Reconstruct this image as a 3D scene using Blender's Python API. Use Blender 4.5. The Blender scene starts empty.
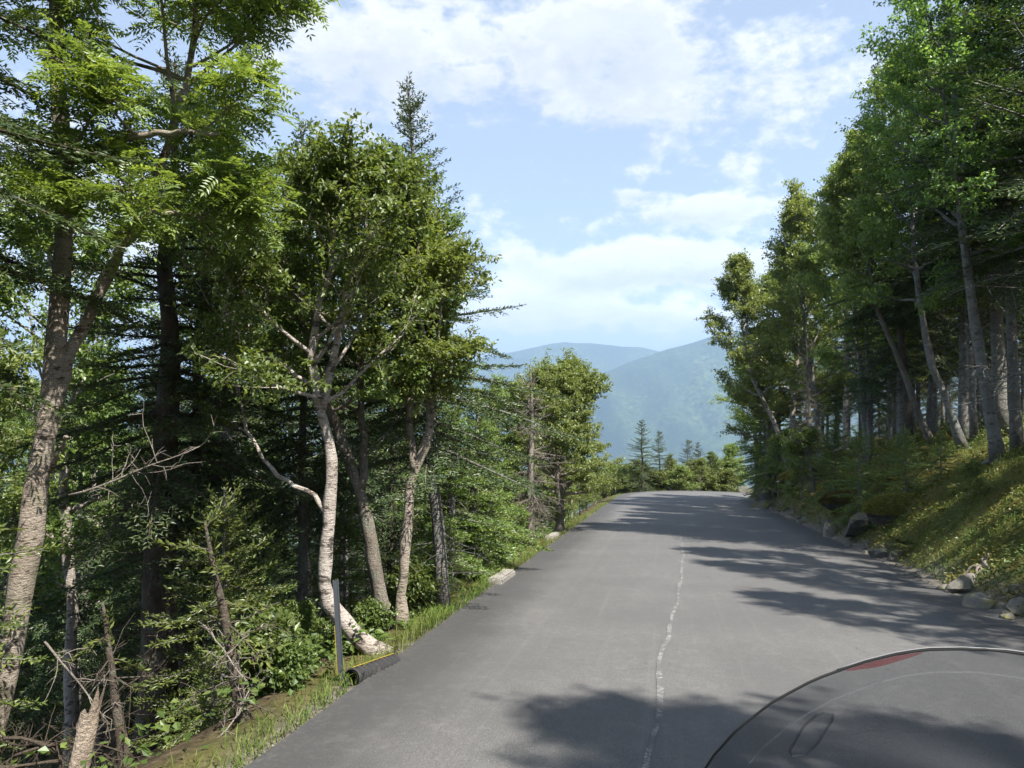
import bpy, bmesh, math, random
import numpy as np
from mathutils import Vector, Matrix

R = math.radians
rng = np.random.default_rng(7)
scene = bpy.context.scene
COL = scene.collection
F = 769.0            # focal length of the photograph in pixels
CAM_Z = 1.7
HORIZON = 400.0

# ------------------------------------------------------------------ basics
def P(px, py, d):
    """the place seen at a spot of the photograph, d metres ahead"""
    return np.array([(px - 512) / F * d, d, CAM_Z + (HORIZON - py) / F * d])

def make_mesh(name, verts, faces, mats, smooth=False, mat_idx=None, attrs=None):
    me = bpy.data.meshes.new(name)
    verts = np.asarray(verts, dtype=np.float32).reshape(-1, 3)
    if isinstance(faces, (list, tuple)):
        arrs = [np.asarray(f, dtype=np.int32) for f in faces if len(f)]
    else:
        arrs = [np.asarray(faces, dtype=np.int32)]
    loops = np.concatenate([a.ravel() for a in arrs])
    tot = np.concatenate([np.full(len(a), a.shape[1], np.int32) for a in arrs])
    start = np.concatenate([[0], np.cumsum(tot)[:-1]]).astype(np.int32)
    me.vertices.add(len(verts)); me.vertices.foreach_set('co', verts.ravel())
    me.loops.add(len(loops)); me.loops.foreach_set('vertex_index', loops)
    me.polygons.add(len(tot)); me.polygons.foreach_set('loop_start', start)
    try:
        me.polygons.foreach_set('loop_total', tot)
    except Exception:
        pass
    if not isinstance(mats, (list, tuple)):
        mats = [mats]
    for m in mats:
        me.materials.append(m)
    me.polygons.foreach_set('use_smooth', np.full(len(tot), smooth, dtype=bool))
    if mat_idx is not None:
        me.polygons.foreach_set('material_index', np.asarray(mat_idx, np.int32))
    if attrs:
        for k, v in attrs.items():
            a = me.attributes.new(k, 'FLOAT', 'POINT')
            a.data.foreach_set('value', np.asarray(v, np.float32))
    me.update(calc_edges=True)
    return me

def link(name, me, parent=None):
    o = bpy.data.objects.new(name, me)
    COL.objects.link(o)
    if parent is not None:
        o.parent = parent
    return o

def tag(o, label=None, cat=None, group=None, kind=None):
    if label: o['label'] = label
    if cat: o['category'] = cat
    if group: o['group'] = group
    if kind: o['kind'] = kind
    return o

def empty(name, loc, label, cat, group=None, rz=0.0, sc=1.0):
    o = bpy.data.objects.new(name, None); COL.objects.link(o)
    o.location = loc; o.rotation_euler = (0, 0, rz); o.scale = (sc, sc, sc)
    o.empty_display_size = 0.2
    return tag(o, label, cat, group)

class Bag:
    """collects quads / tris for one mesh"""
    def __init__(s): s.v = []; s.q = []; s.t = []; s.n = 0
    def add(s, v, q=None, t=None):
        v = np.asarray(v, float).reshape(-1, 3)
        if q is not None and len(q): s.q.append(np.asarray(q, int) + s.n)
        if t is not None and len(t): s.t.append(np.asarray(t, int) + s.n)
        s.v.append(v); s.n += len(v)
    def mesh(s, name, mat, smooth=False, attrs=None):
        fs = []
        if s.q: fs.append(np.concatenate(s.q))
        if s.t: fs.append(np.concatenate(s.t))
        return make_mesh(name, np.concatenate(s.v), fs, mat, smooth, attrs=attrs)

def unit(a):
    a = np.asarray(a, float)
    return a / np.maximum(np.linalg.norm(a, axis=-1, keepdims=True), 1e-9)

def tube(bag, pts, rad, sides=6, cap=True, rough=0.0, seed=0):
    pts = np.asarray(pts, float); n = len(pts)
    rad = np.broadcast_to(np.asarray(rad, float), (n,))
    tan = np.gradient(pts, axis=0); tan = unit(tan)
    ref = np.array([0.31, 0.17, 0.93]) if abs(tan[:, 2].mean()) < 0.8 else np.array([0.95, 0.2, 0.1])
    u = unit(np.cross(tan, ref)); w = np.cross(tan, u)
    a = np.arange(sides) / sides * 2 * np.pi
    ring = np.cos(a)[None, :, None] * u[:, None, :] + np.sin(a)[None, :, None] * w[:, None, :]
    v = pts[:, None, :] + ring * (rad[:, None] * (1 + rough * np.random.default_rng(seed).normal(size=(n, sides))))[..., None] if rough else pts[:, None, :] + ring * rad[:, None, None]
    i = np.arange(n - 1)[:, None] * sides; j = np.arange(sides)[None, :]; k = (j + 1) % sides
    q = np.stack([i + j, i + k, i + sides + k, i + sides + j], -1).reshape(-1, 4)
    v = v.reshape(-1, 3)
    t = []
    if cap:
        v = np.concatenate([v, pts[-1:], pts[:1]])
        e = (n - 1) * sides
        t = [[e + x, e + (x + 1) % sides, n * sides] for x in range(sides)]
        t += [[(x + 1) % sides, x, n * sides + 1] for x in range(sides)]
    bag.add(v, q, t)

def box(bag, c, s, rot=None):
    c = np.asarray(c, float); s = np.asarray(s, float) / 2
    v = np.array([[x, y, z] for x in (-1, 1) for y in (-1, 1) for z in (-1, 1)], float) * s
    if rot is not None: v = v @ np.asarray(rot).T
    bag.add(v + c, [[0, 1, 3, 2], [4, 6, 7, 5], [0, 4, 5, 1], [2, 3, 7, 6], [0, 2, 6, 4], [1, 5, 7, 3]])

def rhombi(bag, base, d, nrm, ln, wd, fold=0.12, mid=0.45):
    """leaf shaped quads: base, one side, tip, other side"""
    d = unit(d); side = unit(np.cross(d, nrm)); up = np.cross(side, d)
    ln = np.broadcast_to(np.asarray(ln, float), (len(base),))[:, None]
    wd = np.broadcast_to(np.asarray(wd, float), (len(base),))[:, None]
    m = base + d * ln * mid + up * wd * fold
    v = np.stack([base, m + side * wd * .5, base + d * ln - up * wd * fold, m - side * wd * .5], 1).reshape(-1, 3)
    bag.add(v, np.arange(len(base) * 4).reshape(-1, 4))

# value noise on the plane
_perm = np.random.default_rng(3).random((256, 256))
def vnoise(x, y):
    x = np.asarray(x, float); y = np.asarray(y, float)
    xi = np.floor(x).astype(int); yi = np.floor(y).astype(int)
    fx = x - xi; fy = y - yi
    fx = fx * fx * (3 - 2 * fx); fy = fy * fy * (3 - 2 * fy)
    g = lambda a, b: _perm[a & 255, b & 255]
    return (g(xi, yi) * (1 - fx) + g(xi + 1, yi) * fx) * (1 - fy) + (g(xi, yi + 1) * (1 - fx) + g(xi + 1, yi + 1) * fx) * fy
def fbm(x, y, o=4):
    s = 0; a = .5
    for i in range(o):
        s = s + a * (vnoise(x * 2 ** i + 17.3 * i, y * 2 ** i + 9.1 * i) - .5); a *= .5
    return s

# ------------------------------------------------------------------ the road line
SL = 0.091
def c_line(y): return .75 + .2035 * np.asarray(y, float)
def hw_line(y): return 3.0 + .0185 * np.clip(y, 0, 50)
_pts = []; _hw = []
for y in np.arange(-80, 49.01, 1.0):
    _pts.append((float(c_line(y)), y)); _hw.append(float(hw_line(y)))
hd = math.atan(.2035); cx, cy = _pts[-1]; RAD = 9.5
ac = (cx + RAD * math.cos(hd), cy - RAD * math.sin(hd))
for k in range(1, 24):
    a = R(92) * k / 23
    h = hd + a
    _pts.append((ac[0] - RAD * math.cos(h), ac[1] + RAD * math.sin(h))); _hw.append(3.9 - .5 * k / 23)
h = hd + R(92)
ex, ey = _pts[-1]
for k in range(1, 60):
    _pts.append((ex + math.sin(h) * k * 1.2, ey + math.cos(h) * k * 1.2)); _hw.append(3.4)
CL = np.array(_pts); HW = np.array(_hw)
seg = np.linalg.norm(np.diff(CL, axis=0), axis=1)
S = np.concatenate([[0], np.cumsum(seg)])
i0 = int(np.argmin(np.abs(CL[:, 1]))); S = S - S[i0]
n_str = 130
ZR = np.where(np.arange(len(CL)) < n_str, -SL * CL[:, 1], 0.0)
z_end = -SL * CL[n_str - 1, 1]
ZR[n_str:] = z_end - .089 * (S[n_str:] - S[n_str - 1])
TAN = unit(np.gradient(CL, axis=0))
NRM = np.stack([TAN[:, 1], -TAN[:, 0]], 1)       # to the uphill side (right of travel)

_Q = math.sqrt(1 + .2035 ** 2)
def road_coords(x, y):
    x = np.atleast_1d(np.asarray(x, float)).ravel(); y = np.atleast_1d(np.asarray(y, float)).ravel()
    # beside the straight stretch the foot point is known; only the bend needs a search
    tt = (x - .75 - .2035 * y) / _Q; yf = (y + .2035 * (x - .75)) / _Q ** 2
    easy = (yf > -79) & (((tt <= 0) & (yf < 48.5)) | ((tt > 0) & (yf < 28 - tt)))
    out = [(yf + 0.0) * _Q, tt, hw_line(yf), -SL * yf]
    if not easy.all():
        h = ~easy; res = road_coords_slow(x[h], y[h])
        for o, r_ in zip(out, res): o[h] = r_
    return tuple(out)
def road_coords_slow(x, y):
    s = np.empty_like(x); t = np.empty_like(x); w = np.empty_like(x); z = np.empty_like(x)
    k0 = 60 if y.min() > -15 else 0
    A = CL[k0:-1]; B = CL[k0 + 1:]; D = B - A; L2 = (D ** 2).sum(1)
    for c in range(0, len(x), 20000):
        p = np.stack([x[c:c + 20000], y[c:c + 20000]], 1)
        u = ((p[:, None, :] - A[None]) * D[None]).sum(-1) / L2[None]
        u = np.clip(u, 0, 1)
        q = A[None] + u[..., None] * D[None]
        dd = ((p[:, None, :] - q) ** 2).sum(-1)
        k = dd.argmin(1); r = np.arange(len(p))
        uu = u[r, k]; qq = q[r, k]
        sg = np.sign(D[k, 1] * (p[:, 0] - qq[:, 0]) - D[k, 0] * (p[:, 1] - qq[:, 1]))
        t[c:c + 20000] = sg * np.sqrt(dd[r, k])
        t_d = D[k]; k = k + k0
        s[c:c + 20000] = S[k] + uu * seg[k]
        w[c:c + 20000] = HW[k] * (1 - uu) + HW[k + 1] * uu
        z[c:c + 20000] = ZR[k] * (1 - uu) + ZR[k + 1] * uu
    return s, t, w, z

def sstep(a, b, x):
    t = np.clip((x - a) / (b - a), 0, 1); return t * t * (3 - 2 * t)

def ground(x, y):
    shp = np.shape(x)
    x = np.atleast_1d(np.asarray(x, float)).ravel(); y = np.atleast_1d(np.asarray(y, float)).ravel()
    s, t, w, zr = road_coords(x, y)
    e = np.abs(t) - w
    rough = fbm(x * .9, y * .9, 3)
    # downhill side: grassy shoulder, then a steep wooded drop to the valley
    ep = np.maximum(e, 0)
    f = .03 + .12 * np.minimum(ep, .7) + .56 * np.clip(ep - .7, 0, 9) + .36 * np.maximum(ep - 9.7, 0)
    f = np.where(f > 60, 60 + (f - 60) * .55, f); f = 520 * np.tanh(f / 520)
    zl = zr - f + rough * .35 * sstep(.6, 3, e)
    # uphill side: cut bank then wooded hillside
    hb = 2.15 + .45 * sstep(15, 32, s) + .5 * (vnoise(s * .16, 3.0 + 0 * s) - .5)
    wb = 3.1 - .55 * sstep(12, 30, s) + .9 * (vnoise(s * .35 + 9, 1.0 + 0 * s) - .5)
    toe = .12 + .25 * vnoise(s * .7, 7.0 + 0 * s)
    u = np.clip((ep - toe) / np.maximum(wb, .5), 0, 1)
    rise = hb * (u * .55 + .45 * np.sin(u * np.pi / 2) ** 1.2)
    hill = .24 * np.maximum(ep - toe - wb, 0); hill = 70 * np.tanh(hill / 70)
    zu = zr + .0 + rise + hill + (rough * .55 + .4 * fbm(x * 2.3, y * 2.3, 2)) * sstep(.15, 1.2, ep)
    z = np.where(t > 0, zu, zl)
    z = np.where(e < 0.0, zr - .05, z)
    far = sstep(150, 600, np.hypot(x, y))
    z = z + far * 60 * fbm(x / 400., y / 400., 4)
    return z.reshape(shp) if shp else float(z[0])

# ------------------------------------------------------------------ materials
class NT:
    def __init__(s, name):
        s.m = bpy.data.materials.new(name); s.m.use_nodes = True
        s.t = s.m.node_tree; s.t.nodes.clear()
        s.out = s.t.nodes.new('ShaderNodeOutputMaterial')
    def n(s, typ, **kw):
        nd = s.t.nodes.new('ShaderNode' + typ)
        for k, v in kw.items():
            if k.startswith('i_'):
                key = k[2:]; key = int(key) if key.isdigit() else key.replace('_', ' ')
                nd.inputs[key].default_value = v
            else: setattr(nd, k, v)
        return nd
    def l(s, a, b): s.t.links.new(a, b)
    def mapped(s, scale=(1, 1, 1), coord='Object'):
        tc = s.n('TexCoord'); mp = s.n('Mapping'); mp.inputs['Scale'].default_value = scale
        s.l(tc.outputs[coord], mp.inputs['Vector']); return mp.outputs['Vector']
    def noise(s, vec, scale, detail=4, rough=.55, out='Fac'):
        nz = s.n('TexNoise'); nz.inputs['Scale'].default_value = scale; nz.inputs['Detail'].default_value = detail
        nz.inputs['Roughness'].default_value = rough
        if vec is not None: s.l(vec, nz.inputs['Vector'])
        return nz.outputs[out]
    def ramp(s, fac, stops):
        r = s.n('ValToRGB'); el = r.color_ramp.elements
        while len(el) < len(stops): el.new(.5)
        for e, (p, c) in zip(el, stops):
            e.position = p; e.color = (*c, 1) if len(c) == 3 else c
        s.l(fac, r.inputs['Fac']); return r.outputs['Color']
    def mix(s, fac, a, b, mode='MIX'):
        m = s.n('MixRGB', blend_type=mode)
        for inp, v in (('Fac', fac), ('Color1', a), ('Color2', b)):
            if hasattr(v, 'links') or hasattr(v, 'is_linked'): s.l(v, m.inputs[inp])
            elif isinstance(v, (int, float)): m.inputs[inp].default_value = v
            else: m.inputs[inp].default_value = (*v, 1)
        return m.outputs['Color']
    def math(s, op, a, b=0.0, clamp=False):
        m = s.n('Math', operation=op); m.use_clamp = clamp
        for i, v in enumerate((a, b)):
            if hasattr(v, 'is_linked'): s.l(v, m.inputs[i])
            else: m.inputs[i].default_value = v
        return m.outputs[0]
    def bump(s, h, strength=.4, dist=.02):
        b = s.n('Bump'); b.inputs['Strength'].default_value = strength; b.inputs['Distance'].default_value = dist
        s.l(h, b.inputs['Height']); return b.outputs['Normal']
    def principled(s, color, rough=.8, normal=None, spec=.3, metal=0.0):
        p = s.n('BsdfPrincipled')
        if hasattr(color, 'is_linked'): s.l(color, p.inputs['Base Color'])
        else: p.inputs['Base Color'].default_value = (*color, 1)
        if hasattr(rough, 'is_linked'): s.l(rough, p.inputs['Roughness'])
        else: p.inputs['Roughness'].default_value = rough
        p.inputs['Specular IOR Level'].default_value = spec; p.inputs['Metallic'].default_value = metal
        if normal is not None: s.l(normal, p.inputs['Normal'])
        s.l(p.outputs[0], s.out.inputs['Surface']); return p

def leaf_mat(name, dark, mid, light, transl=.38, gloss=.05, patch=None):
    k = NT(name)
    geo = k.n('NewGeometry'); oi = k.n('ObjectInfo')
    c = k.ramp(geo.outputs['Random Per Island'], [(0, dark), (.5, mid), (.93, light), (1, tuple(min(1, x * 1.25) for x in light))])
    # each plant a little different in hue and depth
    hs = k.n('HueSaturation')
    k.l(k.math('ADD', k.math('MULTIPLY', oi.outputs['Random'], .035), .482), hs.inputs['Hue'])
    k.l(k.math('ADD', k.math('MULTIPLY', oi.outputs['Random'], .45), .8), hs.inputs['Value'])
    k.l(c, hs.inputs['Color']); c = hs.outputs['Color']
    if patch:
        tc = k.mapped((1, 1, 1), 'Object')
        nz = k.noise(tc, patch[0], 3)
        c = k.mix(k.ramp(nz, [(.40, (0, 0, 0)), (.62, (1, 1, 1))]), c, patch[1], 'MULTIPLY') if len(patch) == 2 else k.mix(k.ramp(nz, [(.42, (0, 0, 0)), (.6, (1, 1, 1))]), c, k.ramp(geo.outputs['Random Per Island'], [(0, patch[1]), (1, patch[2])]))
    d = k.n('BsdfDiffuse'); t = k.n('BsdfTranslucent'); g = k.n('BsdfGlossy')
    g.inputs['Roughness'].default_value = .42; g.inputs['Color'].default_value = (.9, .95, .9, 1)
    k.l(c, d.inputs['Color'])
    tcx = k.mix(1.0, c, (1.28, 1.22, .6), 'MULTIPLY'); k.l(tcx, t.inputs['Color'])
    m1 = k.n('MixShader'); m1.inputs[0].default_value = transl
    k.l(d.outputs[0], m1.inputs[1]); k.l(t.outputs[0], m1.inputs[2])
    m2 = k.n('MixShader'); m2.inputs[0].default_value = gloss
    k.l(m1.outputs[0], m2.inputs[1]); k.l(g.outputs[0], m2.inputs[2])
    k.l(m2.outputs[0], k.out.inputs['Surface'])
    return k.m

M = {}
M['birch_leaf'] = leaf_mat('birch_leaf', (.090, .150, .040), (.140, .220, .058), (.20, .275, .082), .53, .03)
M['ash_leaf'] = leaf_mat('ash_leaf', (.105, .155, .038), (.165, .225, .057), (.235, .29, .082), .53, .03)
M['pale_leaf'] = leaf_mat('pale_leaf', (.13, .18, .055), (.19, .245, .075), (.245, .295, .10), .53, .03)
M['shrub_leaf'] = leaf_mat('shrub_leaf', (.06, .105, .026), (.10, .155, .036), (.15, .20, .05), .44, .03)
M['spruce_needle'] = leaf_mat('spruce_needle', (.032, .054, .024), (.056, .086, .034), (.10, .132, .045), .25, .03)
M['fir_needle'] = leaf_mat('fir_needle', (.065, .10, .028), (.115, .165, .040), (.18, .22, .055), .36, .03)
M['dead_needle'] = leaf_mat('dead_needle', (.08, .075, .06), (.13, .12, .10), (.2, .19, .165), .1, .02)
M['grass'] = leaf_mat('grass_blade', (.06, .105, .018), (.10, .155, .028), (.17, .2, .05), .4, .02, patch=(.55, (.085, .115, .024), (.17, .185, .05)))
M['bank_cover'] = leaf_mat('bank_cover', (.045, .07, .018), (.075, .105, .026), (.115, .138, .042), .3, .02, patch=(.75, (.12, .11, .028), (.21, .175, .05)))
M['moss'] = leaf_mat('moss', (.10, .095, .022), (.15, .135, .03), (.21, .18, .05), .2, .02)
M['bush_leaf'] = leaf_mat('bush_leaf', (.10, .14, .035), (.15, .195, .05), (.2, .235, .07), .42, .03)

def bark(name, base, dark, light, horiz=False, moss=None, bump=.5):
    k = NT(name)
    v = k.mapped((1, 1, 5) if horiz else (1, 1, .22))
    v2 = k.mapped((1, 1, 1))
    a = k.noise(v, 14 if horiz else 30, 6, .65)
    b = k.noise(v2, 3.2, 4)
    c = k.ramp(a, [(.30, dark), (.47, base), (.62, base), (.8, light)])
    c = k.mix(k.ramp(b, [(.42, (0, 0, 0)), (.68, (.75, .75, .75))]), c, light if horiz else dark)
    if horiz:
        bl = k.noise(k.mapped((1, 1, 2.2)), 6.5, 5, .7)
        c = k.mix(k.ramp(bl, [(.54, (0, 0, 0)), (.60, (.92, .92, .92))]), c, dark)
    if moss:
        c = k.mix(k.ramp(k.noise(v2, 5.0, 5, .6), [(.5, (0, 0, 0)), (.62, (.7, .7, .7))]), c, moss)
    oi = k.n('ObjectInfo')
    c = k.mix(k.math('MULTIPLY', oi.outputs['Random'], .35), c, tuple(x * .55 for x in base))
    k.principled(c, .88, k.bump(k.math('ADD', a, k.noise(v2, 38, 4, .7)), min(1, bump * 1.7), .04), .15)
    return k.m
M['birch_bark'] = bark('birch_bark', (.40, .345, .30), (.06, .05, .042), (.58, .53, .48), True)
M['ash_bark'] = bark('ash_bark', (.34, .285, .23), (.08, .062, .048), (.50, .44, .37), True, (.2, .2, .13))
M['grey_bark'] = bark('grey_bark', (.24, .205, .17), (.085, .07, .055), (.36, .33, .28), False, (.2, .215, .17))
M['spruce_bark'] = bark('spruce_bark', (.12, .095, .075), (.045, .035, .028), (.2, .17, .14), False, (.13, .135, .1))
M['fir_bark'] = bark('fir_bark', (.20, .185, .165), (.085, .075, .065), (.32, .31, .285), True, (.2, .225, .19))
M['dead_wood'] = bark('dead_wood', (.30, .265, .225), (.12, .10, .08), (.48, .45, .40), False)
M['dry_twig'] = bark('dry_twig', (.10, .08, .06), (.05, .04, .03), (.17, .14, .11), False)
M['pale_wood'] = bark('pale_wood', (.40, .33, .26), (.17, .12, .085), (.55, .48, .4), False)

k = NT('rock'); v = k.mapped()
a = k.noise(v, 5, 8, .65); b = k.noise(v, 1.6, 4); w = k.noise(k.mapped((1, 1, 6)), 4, 6)
c = k.ramp(a, [(.3, (.07, .064, .056)), (.5, (.165, .155, .14)), (.72, (.31, .295, .275))])
c = k.mix(k.ramp(w, [(.45, (0, 0, 0)), (.6, (.6, .6, .6))]), c, (.13, .12, .10))
c = k.mix(k.ramp(b, [(.52, (0, 0, 0)), (.64, (.75, .75, .75))]), c, (.10, .105, .04))
gn = k.n('NewGeometry'); sx = k.n('SeparateXYZ'); k.l(gn.outputs['Normal'], sx.inputs[0])
mf = k.math('MULTIPLY', k.ramp(sx.outputs[2], [(.45, (0, 0, 0)), (.85, (.9, .9, .9))]), k.ramp(k.noise(k.mapped(), 2.6, 5, .6), [(.42, (0, 0, 0)), (.56, (1, 1, 1))]))
c = k.mix(mf, c, k.ramp(a, [(.3, (.045, .055, .014)), (.7, (.13, .125, .035))]))
k.principled(c, .9, k.bump(a, .7, .05), .25); M['rock'] = k.m

k = NT('dark_rock'); v = k.mapped()
a = k.noise(v, 4, 8, .65); w = k.noise(k.mapped((1, 1, 5)), 3, 6)
c = k.ramp(a, [(.3, (.04, .036, .03)), (.5, (.10, .092, .08)), (.75, (.2, .185, .165))])
c = k.mix(k.ramp(w, [(.48, (0, 0, 0)), (.62, (.8, .8, .8))]), c, (.055, .05, .04))
gn = k.n('NewGeometry'); sx = k.n('SeparateXYZ'); k.l(gn.outputs['Normal'], sx.inputs[0])
mf = k.math('MULTIPLY', k.ramp(sx.outputs[2], [(.45, (0, 0, 0)), (.85, (.9, .9, .9))]), k.ramp(k.noise(k.mapped(), 2.6, 5, .6), [(.42, (0, 0, 0)), (.56, (1, 1, 1))]))
c = k.mix(mf, c, k.ramp(a, [(.3, (.045, .055, .014)), (.7, (.13, .125, .035))]))
k.principled(c, .85, k.bump(a, .7, .05), .3); M['dark_rock'] = k.m

k = NT('cut_stone'); v = k.mapped(); a = k.noise(v, 22, 6, .7)
k.principled(k.ramp(a, [(.3, (.15, .14, .12)), (.7, (.33, .31, .28))]), .9, k.bump(a, .5, .01), .2); M['cut_stone'] = k.m

# asphalt : lateral metres in attribute 'lat', metres along in 'along'
k = NT('asphalt')
tc = k.mapped((1, 1, 1), 'Object')
lat = k.n('Attribute', attribute_name='lat').outputs['Fac']; al = k.n('Attribute', attribute_name='along').outputs['Fac']
hwa = k.n('Attribute', attribute_name='edge').outputs['Fac']
comb = k.n('CombineXYZ'); k.l(lat, comb.inputs[0]); k.l(k.math('MULTIPLY', al, .045), comb.inputs[1])
band = k.noise(comb.outputs[0], 1.5, 5, .6)
fine = k.noise(tc, 130, 3, .7); mid = k.noise(tc, 1.1, 5, .6); mid2 = k.noise(tc, 9, 4, .6)
c = k.ramp(band, [(.3, (.084, .082, .080)), (.5, (.108, .104, .101)), (.7, (.136, .131, .127))])
c = k.mix(.5, c, k.ramp(mid, [(.3, (.078, .076, .075)), (.7, (.142, .137, .132))]))
wav = k.math('ADD', hwa, k.math('MULTIPLY', k.math('SUBTRACT', mid, .5), .5))
c = k.mix(k.ramp(wav, [(.15, (1, 1, 1)), (.9, (0, 0, 0))]), c, (.046, .045, .045))      # fresh dark strip at the margins
c = k.mix(k.ramp(hwa, [(.55, (0, 0, 0)), (1.0, (.3, .3, .3))]), c, (.15, .146, .14))
c = k.mix(k.ramp(fine, [(.40, (.75, .75, .75)), (.56, (0, 0, 0))]), c, (.045, .044, .043))
c = k.mix(k.ramp(fine, [(.58, (0, 0, 0)), (.70, (.75, .75, .75))]), c, (.25, .245, .24))
c = k.mix(k.ramp(mid2, [(.52, (0, 0, 0)), (.72, (.35, .35, .35))]), c, (.165, .16, .152))
big = k.noise(tc, .42, 6, .65)
c = k.mix(k.ramp(big, [(.42, (.4, .4, .4)), (.55, (0, 0, 0))]), c, (.075, .073, .072))
st2 = k.n('CombineXYZ'); k.l(lat, st2.inputs[0]); k.l(k.math('MULTIPLY', al, .012), st2.inputs[1])
scuff = k.noise(st2.outputs[0], 7, 6, .7)
c = k.mix(k.ramp(scuff, [(.55, (0, 0, 0)), (.72, (.28, .28, .28))]), c, (.165, .16, .154))
vo = k.n('TexVoronoi', feature='DISTANCE_TO_EDGE'); vo.inputs['Scale'].default_value = .55
wn = k.n('VectorMath', operation='ADD'); k.l(tc, wn.inputs[0]); sc_ = k.n('VectorMath', operation='SCALE'); sc_.inputs['Scale'].default_value = .55
k.l(k.noise(tc, 2.2, 5, .65, 'Color'), sc_.inputs[0]); k.l(sc_.outputs[0], wn.inputs[1]); k.l(wn.outputs[0], vo.inputs['Vector'])
crk = k.math('MULTIPLY', k.ramp(vo.outputs['Distance'], [(.0, (1, 1, 1)), (.006, (0, 0, 0))]), k.ramp(big, [(.5, (0, 0, 0)), (.6, (.6, .6, .6))]))
c = k.mix(crk, c, (.035, .034, .033))
grit = k.math('MULTIPLY', k.ramp(hwa, [(.0, (1, 1, 1)), (.3, (0, 0, 0))]), k.ramp(k.noise(tc, 24, 4, .7), [(.5, (0, 0, 0)), (.62, (.45, .45, .45))]))
c = k.mix(grit, c, (.2, .18, .15))
c = k.mix(k.ramp(wav, [(.2, (.6, .6, .6)), (.85, (0, 0, 0))]), c, (.045, .044, .044))
k.principled(c, .78, k.bump(fine, .35, .006), .35); M['asphalt'] = k.m

k = NT('seam'); tc = k.mapped(); a = k.noise(tc, 40, 5, .7); b = k.noise(tc, 5, 4, .6)
c = k.ramp(a, [(.38, (.08, .078, .075)), (.5, (.165, .162, .157)), (.68, (.30, .295, .288))])
c = k.mix(k.ramp(b, [(.42, (.95, .95, .95)), (.58, (0, 0, 0))]), c, (.105, .102, .1))
k.principled(c, .85, k.bump(a, .5, .004), .2); M['seam'] = k.m

k = NT('ground'); tc = k.mapped()
zone = k.n('Attribute', attribute_name='zone').outputs['Fac']; farz = k.n('Attribute', attribute_name='farz').outputs['Fac']; toe = k.n('Attribute', attribute_name='toe').outputs['Fac']
a = k.noise(tc, 9, 6, .65); b = k.noise(tc, .9, 4); g = k.noise(tc, .012, 6, .65)
lit = k.ramp(a, [(.3, (.03, .022, .014)), (.5, (.07, .052, .034)), (.72, (.14, .108, .072))])
mos = k.ramp(a, [(.3, (.035, .045, .012)), (.55, (.075, .085, .022)), (.75, (.13, .12, .04))])
mos = k.mix(k.ramp(b, [(.4, (0, 0, 0)), (.62, (.8, .8, .8))]), mos, (.12, .10, .03))
dirt = k.ramp(a, [(.3, (.06, .053, .045)), (.55, (.15, .135, .115)), (.75, (.28, .26, .23))])
c = k.mix(zone, lit, mos); c = k.mix(toe, c, dirt)
c = k.mix(farz, c, k.ramp(g, [(.3, (.025, .042, .016)), (.7, (.055, .08, .028))]))
k.principled(c, .95, k.bump(a, .8, .05), .1); M['ground'] = k.m

k = NT('mountain'); tc = k.mapped()
a = k.noise(tc, .03, 8, .8); b = k.noise(tc, .0022, 5, .6)
c = k.ramp(a, [(.38, (.008, .018, .008)), (.5, (.045, .07, .026)), (.62, (.13, .16, .06))])
c = k.mix(k.ramp(b, [(.45, (0, 0, 0)), (.6, (.7, .7, .7))]), c, (.028, .05, .022))
k.principled(c, .95, None, .05); M['mountain'] = k.m

def simple(name, col, rough=.5, spec=.4, metal=0.0):
    k = NT(name); v = k.mapped(); a = k.noise(v, 18, 4)
    c = k.mix(k.math('MULTIPLY', a, .35), col, tuple(x * .6 for x in col))
    k.principled(c, rough, None, spec, metal); return k.m
M['steel'] = simple('post_steel', (.06, .068, .078), .5, .4, .1)
M['yellow'] = simple('yellow_paint', (.36, .27, .035), .7)
for nm_, cc_ in (('painted_reflection_pale', (.42, .43, .45)), ('painted_reflection_dark', (.05, .055, .06))):  # see-through colours for reflections painted onto the windscreen
    k = NT(nm_); tr = k.n('BsdfTransparent'); df = k.n('BsdfDiffuse'); df.inputs['Color'].default_value = (*cc_, 1); m1 = k.n('MixShader'); m1.inputs[0].default_value = .06 if nm_ == 'painted_reflection_pale' else .3
    k.l(tr.outputs[0], m1.inputs[1]); k.l(df.outputs[0], m1.inputs[2]); k.l(m1.outputs[0], k.out.inputs['Surface']); M[nm_] = k.m
M['black_plastic'] = simple('black_plastic', (.03, .03, .032), .45)
k = NT('muddy_pipe'); v = k.mapped(); a = k.noise(v, 7, 6, .65)
k.principled(k.mix(k.ramp(a, [(.52, (0, 0, 0)), (.68, (.7, .7, .7))]), (.03, .03, .031), (.11, .09, .07)), .75, None, .2); M['muddy_pipe'] = k.m
M['black_rubber'] = simple('black_rubber', (.018, .018, .018), .8)
M['bike_paint'] = simple('bike_paint', (.03, .032, .038), .25, .6)
M['chrome'] = simple('chrome', (.6, .6, .6), .15, .5, 1.0)
M['lamp_glass'] = simple('lamp_glass', (.5, .5, .5), .1, .6)

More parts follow.
